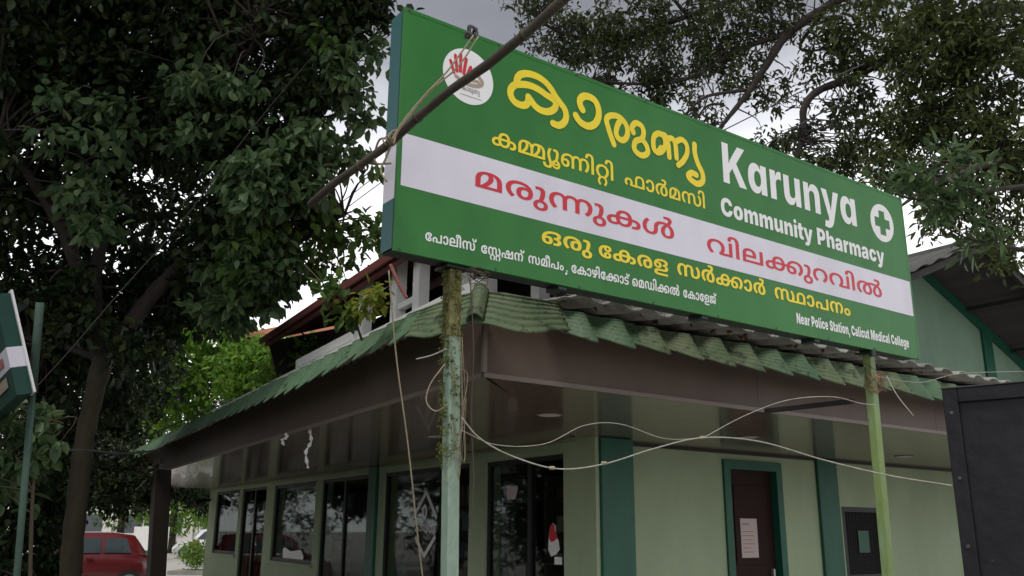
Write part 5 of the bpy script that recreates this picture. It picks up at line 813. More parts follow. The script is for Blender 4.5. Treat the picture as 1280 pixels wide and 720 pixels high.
# ================================================================== LEANING POLE, ROPES, CABLES
P1 = onY(490, 174, 3.06); P2 = atD(722, -12, 2.95); dd = (P2-P1); Pe = P1-dd*.62; Pf = P1+dd*1.35
pts = [Pe+(Pf-Pe)*(k/10)+Vector((0, 0, .012*sin(k*1.7))) for k in range(11)]
t = thing('leaning_pole', 'long weathered wooden pole slanting across the upper left corner of the pharmacy sign', 'pole', P1)
MB().tube(pts, [.0185+.001*sin(k*2.3) for k in range(11)], 10).build('shaft', 'pole_wood', t, smooth=True)
for k in (2, 4, 7, 9): MB().tube([pts[k]-dd.normalized()*.008, pts[k]+dd.normalized()*.008], .0225, 10).build('knot', 'pole_wood', t, smooth=True)
def cable(name, pxs, r, m, label, cat='cable', n=8, sides=6):
    P = curve([atD(*q) for q in pxs], n); o = MB().tube(P, r, sides).build(name, m, None, smooth=True); tag(o, label, cat); return o
cable('rope', [(592, 44, 3.52), (560, 88, 3.5), (530, 120, 3.45), (505, 150, 3.42), (489, 176, 3.4)], .0035, 'rope', 'cord tied from the top of the pharmacy sign down to the leaning pole', 'rope')
cable('rope', [(598, 46, 3.55), (572, 84, 3.52), (540, 112, 3.47), (500, 160, 3.44), (492, 180, 3.42)], .0035, 'rope', 'second cord beside it from the sign top to the leaning pole', 'rope')
# lashing round the pole at the sign's corner
lm = MB()
for k in range(5):
    c = P1+dd.normalized()*(.012*(k-2)); q = []
    for j in range(13):
        a = 2*pi*j/12; u_ = dd.normalized().orthogonal().normalized(); v_ = dd.normalized().cross(u_); q.append(c+(u_*cos(a)+v_*sin(a))*.024+dd.normalized()*.01*sin(a+k))
    lm.tube(q, .004, 5)
q = [P1+Vector((0, 0, -.02)), P1+Vector((.0, .05, -.07)), P1+Vector((-.01, .07, -.12)), P1+Vector((-.0, .03, -.18))]; lm.tube(curve(q, 5), .005, 5)
lm.tube(curve([P1, P1+Vector((-.02, .08, .02)), P1+Vector((-.01, .13, -.06)), P1+Vector((.01, .02, -.10))], 5), .005, 5)
o = lm.build('rope_lashing', 'rope', None, smooth=True); tag(o, 'tangled rope lashing the leaning pole to the left edge of the sign', 'rope')
kn = MB(); kp = atD(590, 41, 3.56)
for k in range(5): kn.tube(curve([kp+Vector((.02*sin(k*2), -.01, .02*cos(k*3))), kp+Vector((.025*cos(k), 0, .025*sin(k*2))), kp+Vector((-.02*cos(k*2), .02, -.02))], 4), .006, 5)
tag(kn.build('rope_knot', 'wire_dark', None), 'dark rope knot on the top edge of the pharmacy sign', 'rope')
cable('hanging_rope', [(486, 338, 3.75), (491, 400, 3.75), (497, 460, 3.75), (508, 540, 3.75), (516, 610, 3.75), (521, 660, 3.75), (530, 735, 3.75)], .0035, 'rope', 'tan rope hanging straight down left of the left sign post', 'rope')
cable('rope_tie', [(488, 330, 3.8), (497, 352, 3.8), (508, 372, 3.82)], .008, 'rope_pink', 'short faded red cord hanging under the lower left corner of the sign', 'rope')
cable('white_cable', [(577, 522, 3.72), (600, 548, 3.75), (640, 570, 3.8), (697, 586, 3.9), (755, 580, 4.0), (820, 560, 4.15), (880, 547, 4.25), (950, 552, 4.35), (1030, 575, 4.4), (1110, 594, 4.3), (1190, 607, 4.0)], .0033, 'wire_white', 'thick pale cable sagging from the left sign post to the gate', 'cable')
cable('thin_cable', [(577, 538, 3.74), (620, 556, 3.8), (680, 555, 3.9), (730, 532, 4.0), (775, 530, 4.1), (830, 548, 4.2), (878, 548, 4.27)], .0018, 'wire_white', 'thin cable waving above the thick pale cable between the two sign posts', 'cable')
cable('thin_cable', [(878, 548, 4.28), (930, 520, 4.4), (985, 500, 4.5), (1040, 496, 4.6), (1075, 504, 4.65), (1094, 506, 4.68)], .0021, 'wire_white', 'thin cable rising from the pale cable to the top of the right sign post', 'cable')
cable('thin_cable', [(1094, 470, 4.75), (1150, 478, 4.9), (1200, 467, 5.2), (1290, 464, 5.6)], .0018, 'wire_white', 'thin pale wire running right from the right post in front of the gable wall', 'cable')
cable('loop_wire', [(556, 455, 3.78), (538, 480, 3.76), (533, 502, 3.74), (545, 514, 3.72), (560, 505, 3.7)], .003, 'rope', 'small loop of yellowish wire hanging from the left sign post', 'wire')
cable('loose_wire', [(520, 449, 3.8), (540, 444, 3.8), (558, 436, 3.78)], .003, 'wire_white', 'short pale wire end sticking out left of the left sign post', 'wire')
cable('tree_cable', [(40, 490, 5.2), (90, 435, 5.5), (150, 365, 6), (225, 280, 6.6), (300, 180, 7.2), (350, 118, 7.6), (400, 60, 8)], .0035, 'dark_void', 'dark cable slanting up through the tree at the left', 'cable')
cable('sky_cable', [(380, 300, 9), (440, 255, 9), (520, 195, 9.2), (600, 130, 9.4)], .005, 'wire_dark', 'lower of two thin wires crossing the bright sky left of the sign', 'cable')
cable('sky_cable', [(380, 288, 9.2), (440, 243, 9.2), (520, 180, 9.4), (600, 118, 9.6)], .005, 'wire_dark', 'upper of two thin wires crossing the bright sky left of the sign', 'cable')
cable('sky_cable', [(880, 175, 9), (930, 150, 9), (1000, 115, 9), (1080, 80, 9)], .006, 'wire_dark', 'thin wire among the branches above the word Karunya', 'cable')
cable('sky_cable', [(950, 185, 9.3), (1010, 150, 9.3), (1090, 110, 9.3)], .006, 'wire_dark', 'lower thin wire behind the branches right of the forked limb', 'cable')
cable('trunk_wire', [(60, 555, 8.2), (85, 562, 8.4), (110, 563, 8.55), (160, 567, 9), (200, 562, 9.5)], .010, 'wire_dark', 'dark wire wound across the leaning tree trunk', 'wire')
cable('roof_wire', [(150, 560, 9.5), (185, 545, 10), (230, 525, 10.5), (290, 500, 11)], .01, 'wire_dark', 'thin wire sagging along the far roof edge', 'wire')
for px, py, D_ in ((878, 547, 4.26), (755, 579, 4.0), (690, 585, 3.9)):
    tc_ = atD(px, py, D_); o = MB().tube([tc_-RT*.012, tc_+RT*.012], .0085, 8).build('cable_tie', 'rope', None); tag(o, {878: 'tie where the thin cable meets the thick pale cable', 755: 'small tie on the thick pale cable right of the green corner pilaster', 690: 'small tie at the lowest sag of the thick pale cable'}[px], 'tie')
# tangles on the posts
r = random.Random(5)
def tangle(c, n, rad, m, label, name, cat='wire', down=0.1):
    mb = MB()
    for k in range(n):
        a = r.uniform(0, 6.28); P = [c+Vector((cos(a+j*1.4)*rad*r.uniform(.5, 1.3), sin(a+j*1.4)*rad*r.uniform(.5, 1.2), r.uniform(-down, down*.7))) for j in range(5)]
        mb.tube(curve(P, 5), r.uniform(.0012, .0024), 5)
    tag(mb.build(name, m, None, smooth=True), label, cat)
tangle(Vector((5.22, 3.24, 2.55)), 9, .06, 'wire_orange', 'orange brown wires tangled round the top of the right sign post', 'wire_tangle', down=.08)
tangle(Vector((5.22, 3.24, 2.58)), 8, .06, 'wire_dark', 'dark wires wound round the top of the right sign post', 'wire_tangle', down=.14)
tangle(Vector((2.08, 3.16, 2.70)), 7, .05, 'twig', 'dry twig and wire tangle at the sign bottom above the left post', 'wire_tangle', down=.05)
tangle(Vector((2.03, 3.25, 2.20)), 7, .045, 'rope', 'dry yellowish vine stems wound round the left sign post', 'vine', 'vine', down=.42)
cable('loose_wire', [(1108, 470, 4.75), (1122, 495, 4.7), (1142, 520, 4.65)], .003, 'wire_white', 'short wire end hanging right of the right sign post', 'wire')
cable('thin_vine', [(588, 350, 3.75), (592, 440, 3.75), (589, 520, 3.76), (592, 600, 3.76), (586, 660, 3.76)], .003, 'twig', 'thin dead vine hanging behind the left sign post', 'vine')
# dead twigs on the roof edge under the sign
tw = MB(); c = Vector((3.75, 3.98, 2.96))
for k in range(26):
    a = c+Vector((r.uniform(-.35, .35), r.uniform(-.05, .1), r.uniform(0, .03))); tw.tube(curve([a, a+Vector((r.uniform(-.1, .1), r.uniform(-.05, .05), r.uniform(.0, .07))), a+Vector((r.uniform(-.2, .2), r.uniform(-.08, .05), r.uniform(-.01, .09)))], 3), r.uniform(.002, .005), 4)
tag(tw.build('dead_twigs', 'rope', None, kind=None), 'dry twigs and straw lying on the roof edge under the middle of the sign', 'twigs')

# ================================================================== VEGETATION
RG = np.random.default_rng(11)
def leaves(name, clumps, m, parent, lsize, aspect=.5, droop=.3, seed=1, per=20, spread=1.0):
    """clumps: array of (x,y,z,radius,count): sprays of folded leaves round twig tips"""
    g_ = np.random.default_rng(seed); C = []
    for cx_, cy_, cz_, rad, cnt in clumps: C.append(np.tile([cx_, cy_, cz_, rad], (int(cnt), 1)))
    C = np.vstack(C); n = len(C)
    d = g_.normal(size=(n, 3)); d /= np.linalg.norm(d, axis=1)[:, None]
    pos = C[:, :3]+d*(C[:, 3]*g_.random(n)**.5*spread)[:, None]*np.array([1, 1, .75])
    ax = g_.normal(size=(n, 3))+d*.8; ax[:, 2] -= droop*2; ax /= np.linalg.norm(ax, axis=1)[:, None]
    nr = g_.normal(size=(n, 3))*.6; nr[:, 2] += 1.0; sdv_ = np.cross(ax, nr); sdv_ /= np.linalg.norm(sdv_, axis=1)[:, None]; nn = np.cross(sdv_, ax)
    L_ = (lsize*g_.uniform(.6, 1.25, n))[:, None]; w_ = L_*aspect*.5; fold = w_*.35
    v = np.stack([pos, pos+ax*L_*.3+sdv_*w_*.9+nn*fold, pos+ax*L_*.68+sdv_*w_*.75+nn*fold*.8-nn*L_*.03, pos+ax*L_-nn*L_*.1, pos+ax*L_*.68-sdv_*w_*.75+nn*fold*.8-nn*L_*.03, pos+ax*L_*.3-sdv_*w_*.9+nn*fold], 1)
    org = np.array(wloc(parent)) if parent is not None else np.array([v[:, :, 0].mean(), v[:, :, 1].mean(), v[:, :, 2].min()])
    v = (v-org).reshape(-1, 3).astype(np.float32); me = bpy.data.meshes.new(name); me.vertices.add(len(v)); me.vertices.foreach_set('co', v.ravel())
    b = np.arange(n)[:, None]*6; idx = np.concatenate([b+np.array([0, 1, 2, 3]), b+np.array([0, 3, 4, 5])], 1).astype(np.int32).ravel()
    me.loops.add(len(idx)); me.loops.foreach_set('vertex_index', idx); me.polygons.add(2*n); me.polygons.foreach_set('loop_start', np.arange(2*n, dtype=np.int32)*4)
    try: me.polygons.foreach_set('loop_total', np.full(2*n, 4, np.int32))
    except Exception: pass
    me.update(calc_edges=True); me.validate(); me.materials.append(MATS[m]); o = bpy.data.objects.new(name, me); COL.objects.link(o)
    if parent is not None: o.parent = parent
    else: o.location = org
    return o
def blob(px, py, D, rp, n, cnt, crad=.22, shell=.6, seed=0, depth=1.0):
    """n leaf clumps inside a ball met at this sight line"""
    n = max(1, int(n)); g_ = np.random.default_rng(seed+int(px*7+py*13) % 99991); c = np.array(atD(px, py, D)); R_ = rp*D/FPX; d = g_.normal(size=(n, 3)); d /= np.linalg.norm(d, axis=1)[:, None]
    rr = R_*(shell*1.0+(1-shell)*g_.random(n))*g_.random(n)**.25; p = c+d*rr[:, None]
    return [(x_, y_, z_, crad*g_.uniform(.6, 1.3), cnt*g_.uniform(.5, 1.4)) for x_, y_, z_ in p]
def twigs(parent, limb_pts, clumps, m, r0=.012, seed=0, name='twig', every=1):
    """thin twigs from the nearest limb point to the leaf clumps"""
    mb = MB(); rr = random.Random(seed); LP = [Vector(p) for p in limb_pts]
    for c in clumps[::every]:
        t_ = Vector(c[:3]); n_ = rr.choice(sorted(LP, key=lambda q: (q-t_).length_squared)[:7]); mid = n_.lerp(t_, .5)+Vector((rr.uniform(-.12, .12), rr.uniform(-.12, .12), rr.uniform(-.02, .15)))
        mb.tube(curve([n_, mid, t_], 3), [r0*(1-.8*k/6) for k in range(7)], 4, cap=False)
    return mb.build(name, m, parent, smooth=True, kind='stuff')
def limb(mb, pxs, radpx, n=6, sides=10):
    P = curve([atD(*q) for q in pxs], n); D = [q[2] for q in pxs]; R_ = []
    for i in range(len(P)):
        f_ = i/(len(P)-1)*(len(pxs)-1); k = min(int(f_), len(pxs)-2); u = f_-k; R_.append((radpx[k]*(1-u)+radpx[k+1]*u)*(D[k]*(1-u)+D[k+1]*u)/FPX*(1+.06*sin(i*1.9)))
    mb.tube(P, R_, sides); return P
# big tree at the left -------------------------------------------------------------------------------
base = atD(84, 872, 9)
tl_ = thing('shade_tree', 'large leafy tree with a leaning brown trunk filling the left of the photo', 'tree', (base.x, base.y, 0))
mb = MB(); LPs = []
LPs += limb(mb, [(82, 900, 9), (88, 720, 9), (95, 640, 9), (104, 560, 9), (116, 500, 9), (130, 445, 9)], [15, 13, 12.5, 11.5, 11, 13], sides=14)
mb.build('trunk', 'bark', tl_, smooth=True)
LB = [([(128, 455, 9), (108, 380, 9), (84, 300, 8.8), (40, 225, 8.5), (-10, 150, 8.2)], [11, 9, 8, 6, 4]), ([(132, 452, 9), (165, 402, 9.2), (205, 352, 9.4), (262, 300, 9.4), (330, 230, 9), (385, 150, 8.8), (440, 70, 8.6)], [12, 10, 9, 7, 5, 3.5, 2]),
      ([(124, 450, 9), (120, 340, 9.3), (150, 220, 9.4), (190, 90, 9.4), (220, -60, 9.2)], [9, 8, 6, 5, 3]), ([(262, 300, 9.4), (330, 300, 9), (380, 290, 8.6), (430, 270, 8.4)], [4, 3, 2, 1]), ([(150, 220, 9.4), (60, 120, 9), (0, 20, 8.6)], [4, 3, 2]), ([(330, 230, 9), (300, 120, 8.6), (330, 10, 8.2)], [4, 3, 2]),
      ([(130, 450, 9), (60, 430, 9.8), (0, 440, 10)], [5, 4, 3])]
for pxs, rp in LB:
    mb = MB(); LPs += limb(mb, pxs, rp, sides=8); mb.build('limb', 'bark_dark', tl_, smooth=True)
cl1 = []
for (px, py, D, rp, n) in [(30, 40, 8.6, 150, 170), (170, 50, 9.2, 140, 190), (300, 40, 8.8, 110, 140), (400, 20, 8.4, 60, 44), (460, -5, 8.4, 40, 16), (40, 180, 9, 130, 150), (180, 190, 9.9, 130, 150), (300, 160, 8.7, 95, 105), (395, 120, 8.4, 50, 30),
        (50, 310, 10, 110, 110), (180, 330, 10.8, 110, 70), (285, 285, 8.7, 55, 44), (60, 440, 10.6, 110, 120), (160, 470, 12, 80, 60), (200, -130, 8.5, 200, 150), (20, -140, 8, 180, 120), (400, -110, 8.4, 110, 60),
        (210, 370, 10.2, 80, 60), (265, 330, 9.6, 60, 44), (150, 400, 10.6, 80, 60), (110, 420, 9.8, 50, 26), (90, 380, 8.6, 50, 16), (165, 440, 8.6, 40, 10), (-150, 100, 9, 170, 100), (-150, 380, 10, 170, 100), (60, 560, 11.5, 70, 60), (0, 640, 11.5, 80, 60), (150, 590, 13.5, 45, 30)]:
    cl1 += blob(px, py, D, rp, n, 28, .24, seed=1)
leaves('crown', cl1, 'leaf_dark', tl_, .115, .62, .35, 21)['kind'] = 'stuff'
cl2 = []
for (px, py, D, rp, n) in [(350, 225, 7.9, 55, 34), (385, 175, 8, 42, 22), (325, 310, 8.1, 50, 34), (335, 350, 8.3, 40, 20), (312, 235, 7.7, 46, 22), (430, 195, 8.2, 22, 4), (290, 370, 8.4, 50, 30), (430, 90, 8.2, 36, 11), (465, 60, 8.2, 26, 5), (450, 135, 8.2, 26, 6), (110, 260, 8, 60, 14), (250, 130, 8, 80, 22), (120, 160, 8, 70, 12)]:
    cl2 += blob(px, py, D, rp, n, 22, .17, seed=2)
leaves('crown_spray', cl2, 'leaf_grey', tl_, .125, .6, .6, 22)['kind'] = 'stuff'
cl3 = []
for (px, py, D, rp, n) in [(445, 278, 8.3, 22, 5), (420, 300, 8.4, 24, 6), (470, 290, 8.3, 14, 2), (402, 340, 8.4, 20, 4), (380, 305, 8.3, 24, 5), (385, 250, 8.2, 22, 3), (474, 208, 8.2, 14, 2), (405, 50, 8.2, 34, 8), (378, 330, 8.4, 22, 5), (440, 318, 8.4, 14, 2), (300, 330, 8, 40, 14), (330, 280, 8, 34, 12), (420, 365, 8.4, 22, 4), (455, 300, 8.2, 22, 4), (400, 275, 8.2, 20, 3), (375, 225, 8, 24, 5), (500, 30, 8.4, 16, 2)]:
    cl3 += blob(px, py, D, rp, n, 11, .15, seed=3)
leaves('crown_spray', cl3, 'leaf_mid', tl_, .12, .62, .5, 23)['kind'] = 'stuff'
twigs(tl_, LPs, cl2+cl3, 'bark_dark', .012, 4); twigs(tl_, LPs, cl1, 'bark_dark', .02, 5, every=3)
# bright tree behind the roof edge
bb = atD(300, 700, 26); tb = thing('bright_tree', 'lower bright green tree behind the far end of the green roof edge', 'tree', (bb.x, bb.y, 0))
mb = MB(); LP2 = limb(mb, [(300, 700, 26), (300, 640, 26), (300, 540, 25.5), (320, 470, 25)], [7, 6, 4, 2]); mb.build('trunk', 'bark', tb, smooth=True)
cb = []
for (px, py, D, rp, n) in [(250, 440, 26, 65, 110), (310, 470, 25, 55, 100), (352, 456, 24, 38, 60), (378, 444, 24, 20, 18), (230, 500, 26, 60, 80), (285, 430, 26, 40, 46), (180, 520, 27, 50, 60)]: cb += blob(px, py, D, rp, n, 30, .42, seed=6)
leaves('crown', cb, 'leaf_bright', tb, .20, .58, .3, 31)['kind'] = 'stuff'
twigs(tb, LP2, cb, 'bark_dark', .014, 7, every=4)
# twig of yellowing leaves in front of the maroon roof
yy = atD(455, 385, 5.6); ty = thing('yellowing_branch', 'small leafy branch with yellow green leaves in front of the maroon roof', 'branch', yy)
mb = MB(); LP3 = limb(mb, [(452, 425, 5.7), (446, 400, 5.65), (455, 380, 5.6), (470, 366, 5.55), (486, 358, 5.5)], [1.6, 1.4, 1.2, 1, .6], sides=6); limb(mb, [(446, 400, 5.65), (430, 375, 5.6), (412, 362, 5.6), (380, 330, 6)], [1.2, 1, .8, .6], sides=6); mb.build('stem', 'twig', ty, smooth=True)
c4 = blob(468, 372, 5.55, 24, 9, 8, .07, seed=8)+blob(445, 380, 5.6, 20, 6, 8, .07, seed=9)
leaves('leaf_spray', c4, 'leaf_yellow', ty, .085, .5, .1, 33)['kind'] = 'stuff'
leaves('leaf_spray', blob(415, 368, 5.6, 24, 8, 9, .07, seed=12)+blob(432, 392, 5.6, 16, 4, 9, .06, seed=13), 'leaf_mid', ty, .085, .55, .2, 34)['kind'] = 'stuff'
# right tree -----------------------------------------------------------------------------------------
rb = atD(1500, 860, 10); trr = thing('overhanging_tree', 'wide fine leaved tree with dark curving limbs hanging over the sign from the right', 'tree', (rb.x, rb.y, 0))
LP4 = []; mb = MB(); LP4 += limb(mb, [(1500, 900, 10), (1480, 600, 10), (1470, 300, 10), (1420, 60, 10), (1330, -60, 10)], [28, 25, 22, 18, 14], sides=12); mb.build('trunk', 'bark_dark', trr, smooth=True)
for pxs, rp in [([(1330, -60, 10), (1200, -60, 10), (1090, -25, 10), (1035, 8, 10), (985, 42, 10), (960, 78, 10), (938, 112, 10), (912, 145, 10), (896, 165, 10)], [12, 9, 8, 6.5, 6, 5, 4, 3, 2]),
        ([(1400, 20, 10), (1250, 10, 10), (1160, 40, 9.8), (1100, 78, 9.8), (1062, 98, 9.8), (1022, 114, 9.8), (1005, 135, 9.8), (1004, 165, 9.8), (996, 200, 9.8)], [10, 8, 7, 6, 5.2, 5, 4.5, 4, 3.5]),
        ([(1450, 200, 10), (1380, 160, 9), (1290, 190, 8.5), (1220, 210, 8.2), (1160, 235, 8), (1120, 262, 8)], [9, 7, 5, 4, 3, 1.5]),
        ([(938, 112, 10), (905, 116, 10), (880, 122, 10), (862, 138, 10), (855, 150, 10)], [2.6, 2.2, 2, 1.6, 1.2]), ([(905, 130, 10), (885, 132, 10), (870, 148, 10)], [2, 1.6, 1]),
        ([(985, 42, 10), (930, 60, 10.2), (860, 98, 10.4), (800, 105, 10.6), (740, 100, 10.8)], [4, 3.2, 2.6, 2, 1.2]), ([(1090, -25, 10), (980, -20, 10.4), (860, 20, 10.8), (770, 50, 11), (700, 40, 11), (655, 10, 11)], [5, 4, 3.5, 3, 2.2, 1.4]),
        ([(1035, 8, 10), (1000, 60, 10.6), (1050, 60, 10)], [3, 2, 1]), ([(1200, -60, 10), (1180, 40, 9.2), (1210, 120, 8.8), (1250, 200, 8.4)], [7, 6, 4, 2]), ([(770, 50, 11), (720, 75, 11), (690, 70, 11)], [2.4, 1.6, 1]), ([(860, 20, 10.8), (820, -20, 10.8), (760, -30, 11)], [2.5, 2, 1])]:
    mb = MB(); LP4 += limb(mb, pxs, rp, sides=8); mb.build('limb', 'bark_dark', trr, smooth=True)
c5 = []
for (px, py, D, rp, n) in [(690, 30, 11, 55, 46), (670, -20, 11, 60, 30), (740, 60, 11, 60, 64), (790, 40, 10.8, 60, 54), (850, 60, 10.6, 70, 74), (820, 110, 10.7, 35, 26), (900, 40, 10.4, 60, 60), (930, 90, 10.2, 40, 26), (880, 150, 10.2, 30, 16), (760, 110, 11, 28, 14), (960, 20, 10.2, 55, 44), (975, 120, 10.2, 34, 14), (1000, 165, 10, 26, 12), (1030, 60, 10, 50, 36), (960, 185, 10, 28, 12), (1040, 200, 9.6, 40, 28), (1060, 130, 9.8, 40, 24), (1080, 180, 9.4, 40, 26),
        (850, -60, 10.6, 150, 90), (1050, -70, 10, 120, 90)]: c5 += blob(px, py, D, rp, n*1.5, 15, .115, seed=14)
leaves('crown', c5, 'leaf_fine', trr, .088, .38, .3, 41)['kind'] = 'stuff'
c6 = []
for (px, py, D, rp, n) in [(1100, 40, 9.6, 80, 110), (1180, 60, 9, 90, 130), (1260, 60, 8.6, 90, 120), (1140, 150, 9.2, 60, 70), (1210, 160, 8.8, 70, 90), (1270, 190, 8.4, 70, 80), (1120, 210, 8.8, 40, 34), (1180, 240, 8.6, 46, 36), (1250, 270, 8.4, 45, 34), (1170, 275, 8.4, 22, 8), (1260, 315, 8.2, 28, 12), (1380, 100, 9, 130, 90), (1380, 300, 9, 110, 70), (1250, -80, 9, 140, 90)]: c6 += blob(px, py, D, rp, n*1.15, 19, .14, seed=15)
leaves('crown', c6, 'leaf_olive', trr, .09, .38, .3, 42)['kind'] = 'stuff'
twigs(trr, LP4, c5, 'bark_dark', .009, 9, every=2); twigs(trr, LP4, c6, 'bark_dark', .012, 10, every=3)
c7 = []
for (px, py, rp, n) in [(1150, 225, 26, 10), (1190, 245, 28, 10), (1225, 215, 28, 9), (1170, 265, 24, 7), (1235, 290, 24, 7), (1110, 235, 16, 4), (1210, 300, 18, 4), (1180, 190, 24, 6)]: c7 += blob(px, py, 6.8, rp, n, 9, .11, seed=16)
leaves('leaf_rosettes', c7, 'leaf_grey', trr, .12, .34, .1, 43)['kind'] = 'stuff'
mbt = MB(); limb(mbt, [(1330, 230, 7), (1260, 235, 6.9), (1200, 245, 6.8), (1150, 250, 6.8), (1110, 240, 6.8)], [4, 3, 2.2, 1.6, 1], sides=6); LP5 = limb(mbt, [(1330, 320, 7), (1270, 310, 6.9), (1215, 300, 6.8), (1175, 280, 6.8)], [3, 2, 1.5, 1], sides=6); mbt.build('limb', 'bark_dark', trr, smooth=True)
# moss and creeper on the left post
cpz = []; g_ = np.random.default_rng(8)
for k in range(260):
    z_ = 2.72-.85*g_.random()**1.5; a = g_.random()*6.28; cpz.append((2.006+.035*cos(a), 3.262+.035*sin(a), z_, .018, 12))
o = leaves('creeper', cpz, 'moss', None, .013, .5, .5, 51); o['kind'] = 'stuff'; tag(o, 'mossy creeper clinging to the upper part of the left sign post', 'creeper')
# shrub at the green pole
sp_ = atD(45, 560, 4.4); srp = atD(390, 440, 9.4); tq = thing('roof_side_sprig', 'bright green leafy sprig rising at the left end of the white ledge', 'plant', srp); c_s = blob(392, 440, 9.4, 22, 16, 12, .12, seed=71)+blob(362, 458, 9.6, 26, 18, 12, .13, seed=72)+blob(340, 478, 10, 28, 18, 12, .14, seed=73); leaves('leaf_spray', c_s, 'leaf_bright', tq, .11, .5, .1, 74)['kind'] = 'stuff'; mb = MB(); limb(mb, [(372, 505, 9.6), (378, 470, 9.5), (392, 440, 9.4)], [1.5, 1.2, .8], sides=6); mb.build('stem', 'twig', tq)
ts = thing('leafy_shrub', 'pale leaved shrub round the green pole at the lower left', 'shrub', (sp_.x, sp_.y, 0))
mb = MB(); LP6 = limb(mb, [(35, 900, 4.4), (38, 700, 4.4), (42, 600, 4.4), (50, 530, 4.4)], [3, 2.5, 2, 1], sides=6); mb.build('stem', 'twig', ts, smooth=True)
c8 = blob(35, 530, 4.4, 34, 14, 9, .08, seed=17)+blob(20, 570, 4.4, 34, 16, 9, .08, seed=18)+blob(58, 560, 4.4, 22, 8, 9, .08, seed=19)+blob(10, 620, 4.5, 30, 8, 9, .08, seed=20)
leaves('leaf_mass', c8, 'leaf_grey', ts, .085, .62, .3, 52)['kind'] = 'stuff'; twigs(ts, LP6, c8, 'twig', .005, 11)
# dark undergrowth and second trunk at far left
mb = MB(); q = atD(52, 760, 14); t = thing('background_tree', 'dark tree trunk just left of and behind the leaning brown trunk', 'tree', (q.x, q.y, 0)); limb(mb, [(50, 780, 14), (56, 660, 14), (62, 560, 14), (70, 470, 14)], [11, 10, 9, 8]); mb.build('trunk', 'bark_dark', t, smooth=True); mb = MB(); limb(mb, [(70, 470, 14), (85, 420, 14), (110, 370, 14)], [5, 3, 1.5]); mb.build('limb', 'bark_dark', t, smooth=True)
un = thing('dark_bush', 'dark dense bush behind the green pole at the lower left corner', 'bush', (atD(20, 700, 11).x, atD(20, 700, 11).y, 0))
c9 = []
for (px, py, D, rp, n) in [(20, 700, 11, 70, 80), (-60, 650, 11, 90, 60), (65, 640, 12, 40, 34), (50, 740, 11, 50, 40)]: c9 += blob(px, py, D, rp, n, 28, .22, seed=22)
leaves('leaf_mass', c9, 'leaf_dark', un, .11, .6, .3, 53)['kind'] = 'stuff'
mb = MB(); limb(mb, [(20, 830, 11), (18, 720, 11), (30, 660, 11)], [4, 3, 1]); mb.build('stem', 'twig', un)

